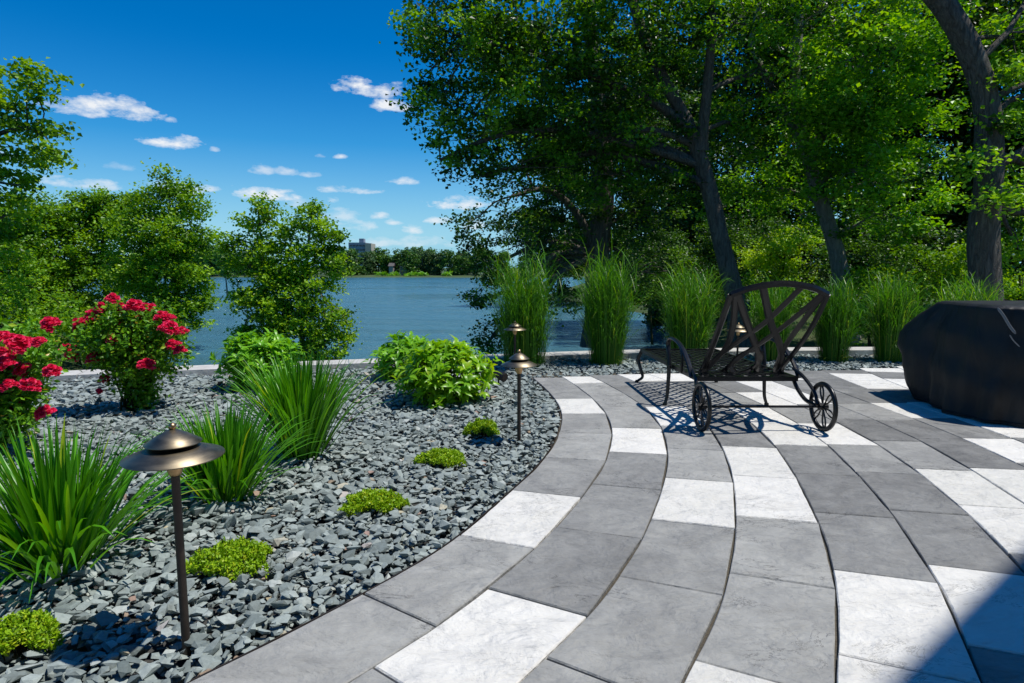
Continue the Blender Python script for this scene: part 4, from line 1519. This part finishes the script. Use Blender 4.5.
# ------------------------------------------------------------------ path lights
def path_light(base, h, label, s=1.0, lean=0.0):
    base = np.asarray(base, float)
    root = thing('path_light', base, label, 'path light', 'bronze two tier path lights')
    c = np.array([base[0], base[1], 0])
    z = h
    mb = MB()
    lathe(mb, [(.0125, base[2] - .05), (.0125, z - .150), (.0135, z - .147)], c, 20)
    mb.build('pole', M['pole'], root, smooth=True)
    mb = MB()
    lathe(mb, [(.0135, z - .146), (.017, z - .144), (.0195, z - .136), (.029, z - .104), (.0295, z - .078), (.0, z - .078)], c, 28)
    mb.build('neck', M['bronze_light'], root, smooth=True)
    sh = MB()
    lathe(sh, [(.026, z - .079), (.148 * s, z - .089), (.1505 * s, z - .0875), (.150 * s, z - .0855), (.075 * s, z - .058), (.060 * s, z - .054), (.058 * s, z - .054)], c, 56)
    s_ = sh.build('shade', M['bronze'], root, smooth=True)
    mb = MB()
    lathe(mb, [(.058 * s, z - .054), (.058 * s, z - .042)], c, 40)
    mb.build('gap_ring', M['black_part'], root, smooth=True)
    mb = MB()
    lathe(mb, [(.055 * s, z - .042), (.082 * s, z - .047), (.0845 * s, z - .0455), (.084 * s, z - .0435), (.045 * s, z - .020), (.010, z - .004), (.0, z - .004)], c, 48)
    cp = mb.build('cap', M['bronze'], root, smooth=True)
    mb = MB()
    lathe(mb, [(.0, z - .006), (.008, z - .004), (.0115, z + .003), (.0105, z + .010), (.005, z + .015), (.0, z + .016)], c, 20)
    mb.build('finial', M['bronze_light'], cp, smooth=True)
    return root


def light_at(px, pyb, pytip, label, s=1.0):
    b = gnd(px, pyb)
    h = EYE + float((ray(px, pytip)[2] / ray(px, pytip)[1]) * b[1])
    path_light((b[0], b[1], 0), h - .012, label, s)


light_at(186, 641, 424, 'nearest bronze path light, standing in the stone mulch at lower left', .93)
light_at(519, 443, 350, 'bronze path light in the stone bed beside the curve of the patio', .8)
light_at(515, 370, 321, 'bronze path light at the wall in front of the leftmost tall grass', .88)
light_at(737, 362, 323, 'bronze path light seen through the open back of the lounge chair')
light_at(911, 362, 319, 'bronze path light mostly hidden behind the left end of the grill cover')

# small black spotlight lying low in the stones
b = gnd(499, 383)
b[2] = 0
root = thing('spotlight', b, 'small black bullet spotlight low in the stones behind the middle path light', 'spotlight')
mb = MB()
ax0, ax1 = b + [-.06, .06, .10], b + [.06, -.055, .065]
P = np.array([ax0, ax0 * .9 + ax1 * .1, ax0 * .45 + ax1 * .55, ax1])
tube(mb, P, [.018, .034, .040, .046], 20)
mb.build('body', M['black_part'], root, smooth=False)
mb = MB()
dv = norm(ax1 - ax0)
tube(mb, [ax1 - dv * .004, ax1 + dv * .004], .040, 20)
mb.build('lens', M['pole'], root)
mb = MB()
tube(mb, [b + [-.005, .01, -.04], b + [-.005, .01, .06]], .009, 8)
mb.build('stake', M['black_part'], root)
# black drain spout at the wall
b = gnd(575, 365)

# ------------------------------------------------------------------ chaise lounge
root = thing('lounge_chair', (1.74, 5.2, 0), 'empty black cast metal chaise with lattice seat and two rear wheels on the patio', 'lounge chair')
X0, X1 = 1.33, 2.16
YF, YN = 6.28, 4.62
SZ = .335
# local skew: the chair turns very slightly
sk = lambda P: np.stack([np.asarray(P)[:, 0] - .045 * (np.asarray(P)[:, 1] - 5.2), np.asarray(P)[:, 1], np.asarray(P)[:, 2]], 1)


def T_(mb, pts, r, n=8, k=14, flat=None, nrm=None):
    P = sk(spline(pts, k))
    tube(mb, P, r, n, flat=flat, nrm=nrm)


mb = MB()
xi0, xi1 = X0 + .045, X1 - .045
for x in (xi0, xi1):
    T_(mb, [(x, YF, SZ), (x, 5.4, SZ), (x, YN, SZ)], .019, 4, 6, (1, 1.3))
for y_ in (YF, YN):
    T_(mb, [(xi0 - .015, y_, SZ), (xi1 + .015, y_, SZ)], .019, 4, 3, (1, 1.3))
T_(mb, [(xi0, 4.98, SZ - .005), (xi1, 4.98, SZ - .005)], .011, 8, 3)
mb.build('seat_frame', M['iron'], root)
# woven lattice
mb = MB()
wx = xi1 - xi0
sp = .115
nlat = int((YF - YN + wx) / sp)
for s in (1, -1):
    for i in range(nlat + 1):
        t0 = YN - wx + i * sp if s > 0 else YN + i * sp
        pts = []
        for u in np.linspace(0, 1, 15):
            yy = t0 + s * u * wx + .018 * math.sin(u * 4 * PI)
            pts.append((xi0 + u * wx, yy, SZ + .004 + s * .003))
        pts = [q for q in pts if YN <= q[1] <= YF]
        if len(pts) >= 3:
            tube(mb, sk(np.array(pts)), .0115, 4, flat=(1.25, .5), nrm=np.array([0, 0, 1.0]))
mb.build('seat', M['iron'], root)
# back
bt, bb = np.array([0, 4.26, 1.035]), np.array([0, 4.90, .345])
vdir = bt - bb
xc, hw = (X0 + X1) / 2 + .065, .335


def bp(u, v, w_=0.0):
    p_ = bb + vdir * v
    bow = -.04 * math.sin(v * PI)
    return (xc + u * hw, p_[1] + bow * .7, p_[2] + bow * .7)


mb = MB()
for s in (-1, 1):
    T_(mb, [bp(s * .90, -.06), bp(s * .95, .25), bp(s * 1.0, .6), bp(s * 1.0, .93)], .019, 6, 14, (1.25, .8))
T_(mb, [bp(-1.0, .93), bp(-.6, .995), bp(0, 1.03), bp(.6, .995), bp(1.0, .93)], .0195, 6, 18, (.85, 1.3))
T_(mb, [bp(-.90, -.03), bp(0, -.045), bp(.90, -.03)], .014, 6, 8)
bk = mb.build('backrest', M['iron'], root)
mb = MB()
fl = (1.95, .5)
bn_ = norm(np.cross([1.0, 0, 0], vdir))
for s in (-1, 1):
    T_(mb, [bp(s * -.87, .93), bp(s * -.58, .74), bp(s * -.20, .50), bp(s * .16, .27), bp(s * .40, .0)], .0135, 6, 18, fl, bn_)
    T_(mb, [bp(s * -.40, 1.0), bp(s * .04, .67), bp(s * .48, .42), bp(s * .74, .22), bp(s * .86, .0)], .0135, 6, 18, fl, bn_)
    T_(mb, [bp(s * .90, .92), bp(s * .72, .62), bp(s * .66, .36), bp(s * .80, .06)], .0125, 6, 18, fl, bn_)
T_(mb, [bp(.30 * math.cos(a), .15 + .17 * math.sin(a)) for a in np.linspace(0, 2 * PI, 13)], .012, 6, 34, fl, bn_)
mb.build('back_lattice', M['iron'], bk)
# arms
for s, x in ((-1, X0 + .01), (1, X1 - .01)):
    mb = MB()
    T_(mb, [(x, 5.22, SZ - .02), (x, 5.245, .44), (x, 5.27, .52), (x, 5.21, .575), (x, 5.05, .575), (x, 4.88, .53), (x, 4.72, .43), (x, 4.64, .34)], .017, 8, 30, (.85, 1.2))
    T_(mb, [(x, 5.0, .57), (x, 4.90, .50), (x, 4.88, .42), (x, 4.90, .335)], .012, 6, 12)
    T_(mb, [(x + s * -.02, 4.80, .49), (x - s * .045, 4.82, .47)], .012, 6, 3)
    mb.build('arm', M['iron'], root)
# legs
for s, x in ((-1, X0 + .01), (1, X1 - .01)):
    mb = MB()
    T_(mb, [(x, 5.22, SZ + .01), (x + s * .005, 5.22, .20), (x + s * .012, 5.22, .08), (x + s * .03, 5.215, .012)], np.linspace(.018, .013, 14), 8, 14)
    T_(mb, [(x + s * .03, 5.215, .016), (x + s * .032, 5.215, .0)], .019, 10, 3)
    mb.build('leg', M['iron'], root)
    mb = MB()
    xx = xi0 if s < 0 else xi1
    T_(mb, [(xx, YF - .01, SZ), (xx + s * .03, YF + .02, .24), (xx + s * .005, YF - .005, .13), (xx - s * .01, YF - .01, .06), (xx + s * .035, YF + .02, .014)], np.linspace(.021, .013, 16), 8, 16)
    T_(mb, [(xx + s * .035, YF + .02, .018), (xx + s * .045, YF + .025, .0)], .018, 10, 3)
    mb.build('leg', M['iron'], root)
    # rear curved bracket to the axle
    mb = MB()
    xw = X0 - .01 if s < 0 else X1 + .03
    T_(mb, [(xx, 4.66, SZ), (xx + s * .01, 4.60, .26), (xx + s * .025, 4.50, .195), (xw - s * .03, 4.38, .178)], .015, 8, 16)
    T_(mb, [(xx + s * .02, 4.70, .40), (xx + s * .035, 4.58, .36), (xx + s * .05, 4.44, .27), (xw - s * .035, 4.37, .19)], .013, 8, 16)
    mb.build('wheel_bracket', M['iron'], root)
    # wheel
    wc = np.array([xw, 4.36, .178])
    R = .162
    mb = MB()
    an = np.linspace(0, 2 * PI, 41)
    P = np.stack([np.full(41, wc[0]), wc[1] + R * np.cos(an), wc[2] + R * np.sin(an)], 1)
    tube(mb, sk(P), .0155, 8, cap=False, flat=(1.15, 1.0))
    wh = mb.build('wheel', M['iron'], root, smooth=True)
    mb = MB()
    tube(mb, sk(np.array([wc + [-.03, 0, 0], wc + [.03, 0, 0]])), .026, 14)
    mb.build('hub', M['iron'], wh)
    for kq in range(6):
        a0 = kq * PI / 3 + .3
        mb = MB()
        for sg in (-1, 1):
            pts = []
            for t in np.linspace(0, 1, 9):
                rr_ = .02 + (R - .02) * t
                da = sg * .20 * math.sin(t * PI) ** .8 * (1.15 - .3 * t)
                pts.append(wc + np.array([0, rr_ * math.cos(a0 + da), rr_ * math.sin(a0 + da)]))
            tube(mb, sk(np.array(pts)), .0062, 6)
        mb.build('spoke', M['iron'], wh)
mb = MB()
T_(mb, [(X0, 4.36, .178), (X1, 4.36, .178)], .0095, 8, 3)
mb.build('axle', M['iron'], root)


# ------------------------------------------------------------------ covered grill
def grill():
    root = thing('covered_grill', (4.1, 5.0, 0), 'barbecue grill under a black fabric cover standing on the patio at right', 'grill')
    # plan outlines at several heights, counter-clockwise, same vertex count
    def outline(pts, n=64):
        P = np.array(pts + [pts[0]], float)
        d = np.r_[0, np.cumsum(np.linalg.norm(np.diff(P, axis=0), axis=1))]
        s = np.linspace(0, d[-1], n, endpoint=False)
        return np.stack([np.interp(s, d, P[:, 0]), np.interp(s, d, P[:, 1])], 1)
    # start each outline at the near left corner and go: near face -> right -> far -> left face
    lv = [
        (0.000, [(3.50, 4.70), (3.76, 4.38), (4.62, 4.34), (4.72, 5.00), (4.66, 5.50), (4.10, 5.54), (3.63, 5.46), (3.54, 5.10)]),
        (0.10, [(3.51, 4.70), (3.765, 4.39), (4.62, 4.35), (4.71, 5.00), (4.66, 5.54), (4.10, 5.60), (3.60, 5.54), (3.545, 5.10)]),
        (0.28, [(3.525, 4.69), (3.77, 4.40), (4.61, 4.36), (4.70, 5.00), (4.66, 5.72), (4.10, 5.74), (3.565, 5.66), (3.555, 5.10)]),
        (0.45, [(3.545, 4.68), (3.775, 4.41), (4.60, 4.37), (4.69, 5.00), (4.65, 5.82), (4.10, 5.86), (3.585, 5.76), (3.58, 5.10)]),
        (0.58, [(3.56, 4.67), (3.78, 4.42), (4.60, 4.38), (4.68, 5.00), (4.64, 5.84), (4.10, 5.88), (3.61, 5.79), (3.59, 5.10)]),
        (0.64, [(3.57, 4.665), (3.785, 4.425), (4.60, 4.39), (4.68, 5.00), (4.62, 5.80), (4.10, 5.84), (3.645, 5.78), (3.59, 5.10)]),
        (0.76, [(3.59, 4.66), (3.79, 4.44), (4.59, 4.40), (4.67, 5.00), (4.56, 5.58), (4.10, 5.64), (3.685, 5.62), (3.61, 5.10)]),
        (0.865, [(3.605, 4.655), (3.80, 4.45), (4.58, 4.41), (4.66, 5.00), (4.50, 5.38), (4.10, 5.45), (3.705, 5.44), (3.64, 5.10)]),
        (0.886, [(3.64, 4.68), (3.82, 4.48), (4.55, 4.45), (4.62, 5.00), (4.47, 5.34), (4.10, 5.41), (3.73, 5.40), (3.675, 5.09)]),
        (0.893, [(3.75, 4.74), (3.88, 4.58), (4.45, 4.55), (4.5, 5.00), (4.38, 5.25), (4.10, 5.25), (3.84, 5.24), (3.78, 5.08)]),
    ]
    n = 96
    rr = np.random.default_rng(5)
    ph = rr.uniform(0, 2 * PI, 6)
    zs = np.array([a for a, b in lv])
    outs = np.array([outline(b, n) for a, b in lv])
    K = 44
    zz = np.r_[np.linspace(0, .60, 22), np.linspace(.62, .86, 14), [.866, .872, .878, .883, .887, .890, .892, .893]]
    V = []
    for z in zz:
        o = np.stack([[np.interp(z, zs, outs[:, i, c]) for c in (0, 1)] for i in range(n)])
        # round corners
        for _ in range(1):
            o = (np.roll(o, 1, 0) + 2 * o + np.roll(o, -1, 0)) / 4
        c = o.mean(0)
        s = np.arange(n) / n * 2 * PI
        amp = .034 * (1 - z / .9) ** .7 + .003
        fold = 1.25 * amp * (np.sin(9 * s + ph[0] + z * 1.5) * .5 + np.sin(15 * s + ph[1] - z * 2) * .4 + np.sin(23 * s + ph[2] + z * 3) * .35)
        sag = .006 * np.sin(z * 22 + 3 * s + ph[3])
        o = o + norm(o - c) * (fold + sag)[:, None]
        zj = np.full(n, z)
        if z == 0:
            zj = .004 + .006 * (1 + np.sin(7 * s + ph[4]))
        V.append(np.c_[o, zj])
    V = np.concatenate(V)
    i = np.arange(len(zz) - 1)[:, None] * n
    j = np.arange(n)[None]
    j2 = (j + 1) % n
    mb = MB()
    mb.add(V, np.stack([i + j, i + j2, i + n + j2, i + n + j], -1).reshape(-1, 4))
    mb.f.append(np.array([list(range((len(zz) - 1) * n, len(zz) * n))]))
    mb.t.append(np.array([.5]))
    cv = mb.build('cover', M['cover'], root, smooth=True)
    # hem
    mb = MB()
    ring = V[n:2 * n].copy()
    ring = ring + np.c_[norm(ring[:, :2] - ring[:, :2].mean(0)) * .004, np.zeros(n)]
    ring = np.vstack([ring, ring[:1]])
    tube(mb, ring, .005, 5, cap=False)
    mb.build('hem', M['cover'], cv, smooth=True)
    # flap fold with its highlight painted as pale strips, upper left near the front
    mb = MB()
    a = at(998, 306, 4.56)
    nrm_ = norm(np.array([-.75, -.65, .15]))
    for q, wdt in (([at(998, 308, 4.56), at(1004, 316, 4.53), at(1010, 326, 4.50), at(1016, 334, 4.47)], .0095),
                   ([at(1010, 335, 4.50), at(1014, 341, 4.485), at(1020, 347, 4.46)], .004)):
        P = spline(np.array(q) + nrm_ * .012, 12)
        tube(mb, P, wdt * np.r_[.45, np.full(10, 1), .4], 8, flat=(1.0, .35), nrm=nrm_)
    mb.build('flap_highlight', M['lining'], root)


grill()
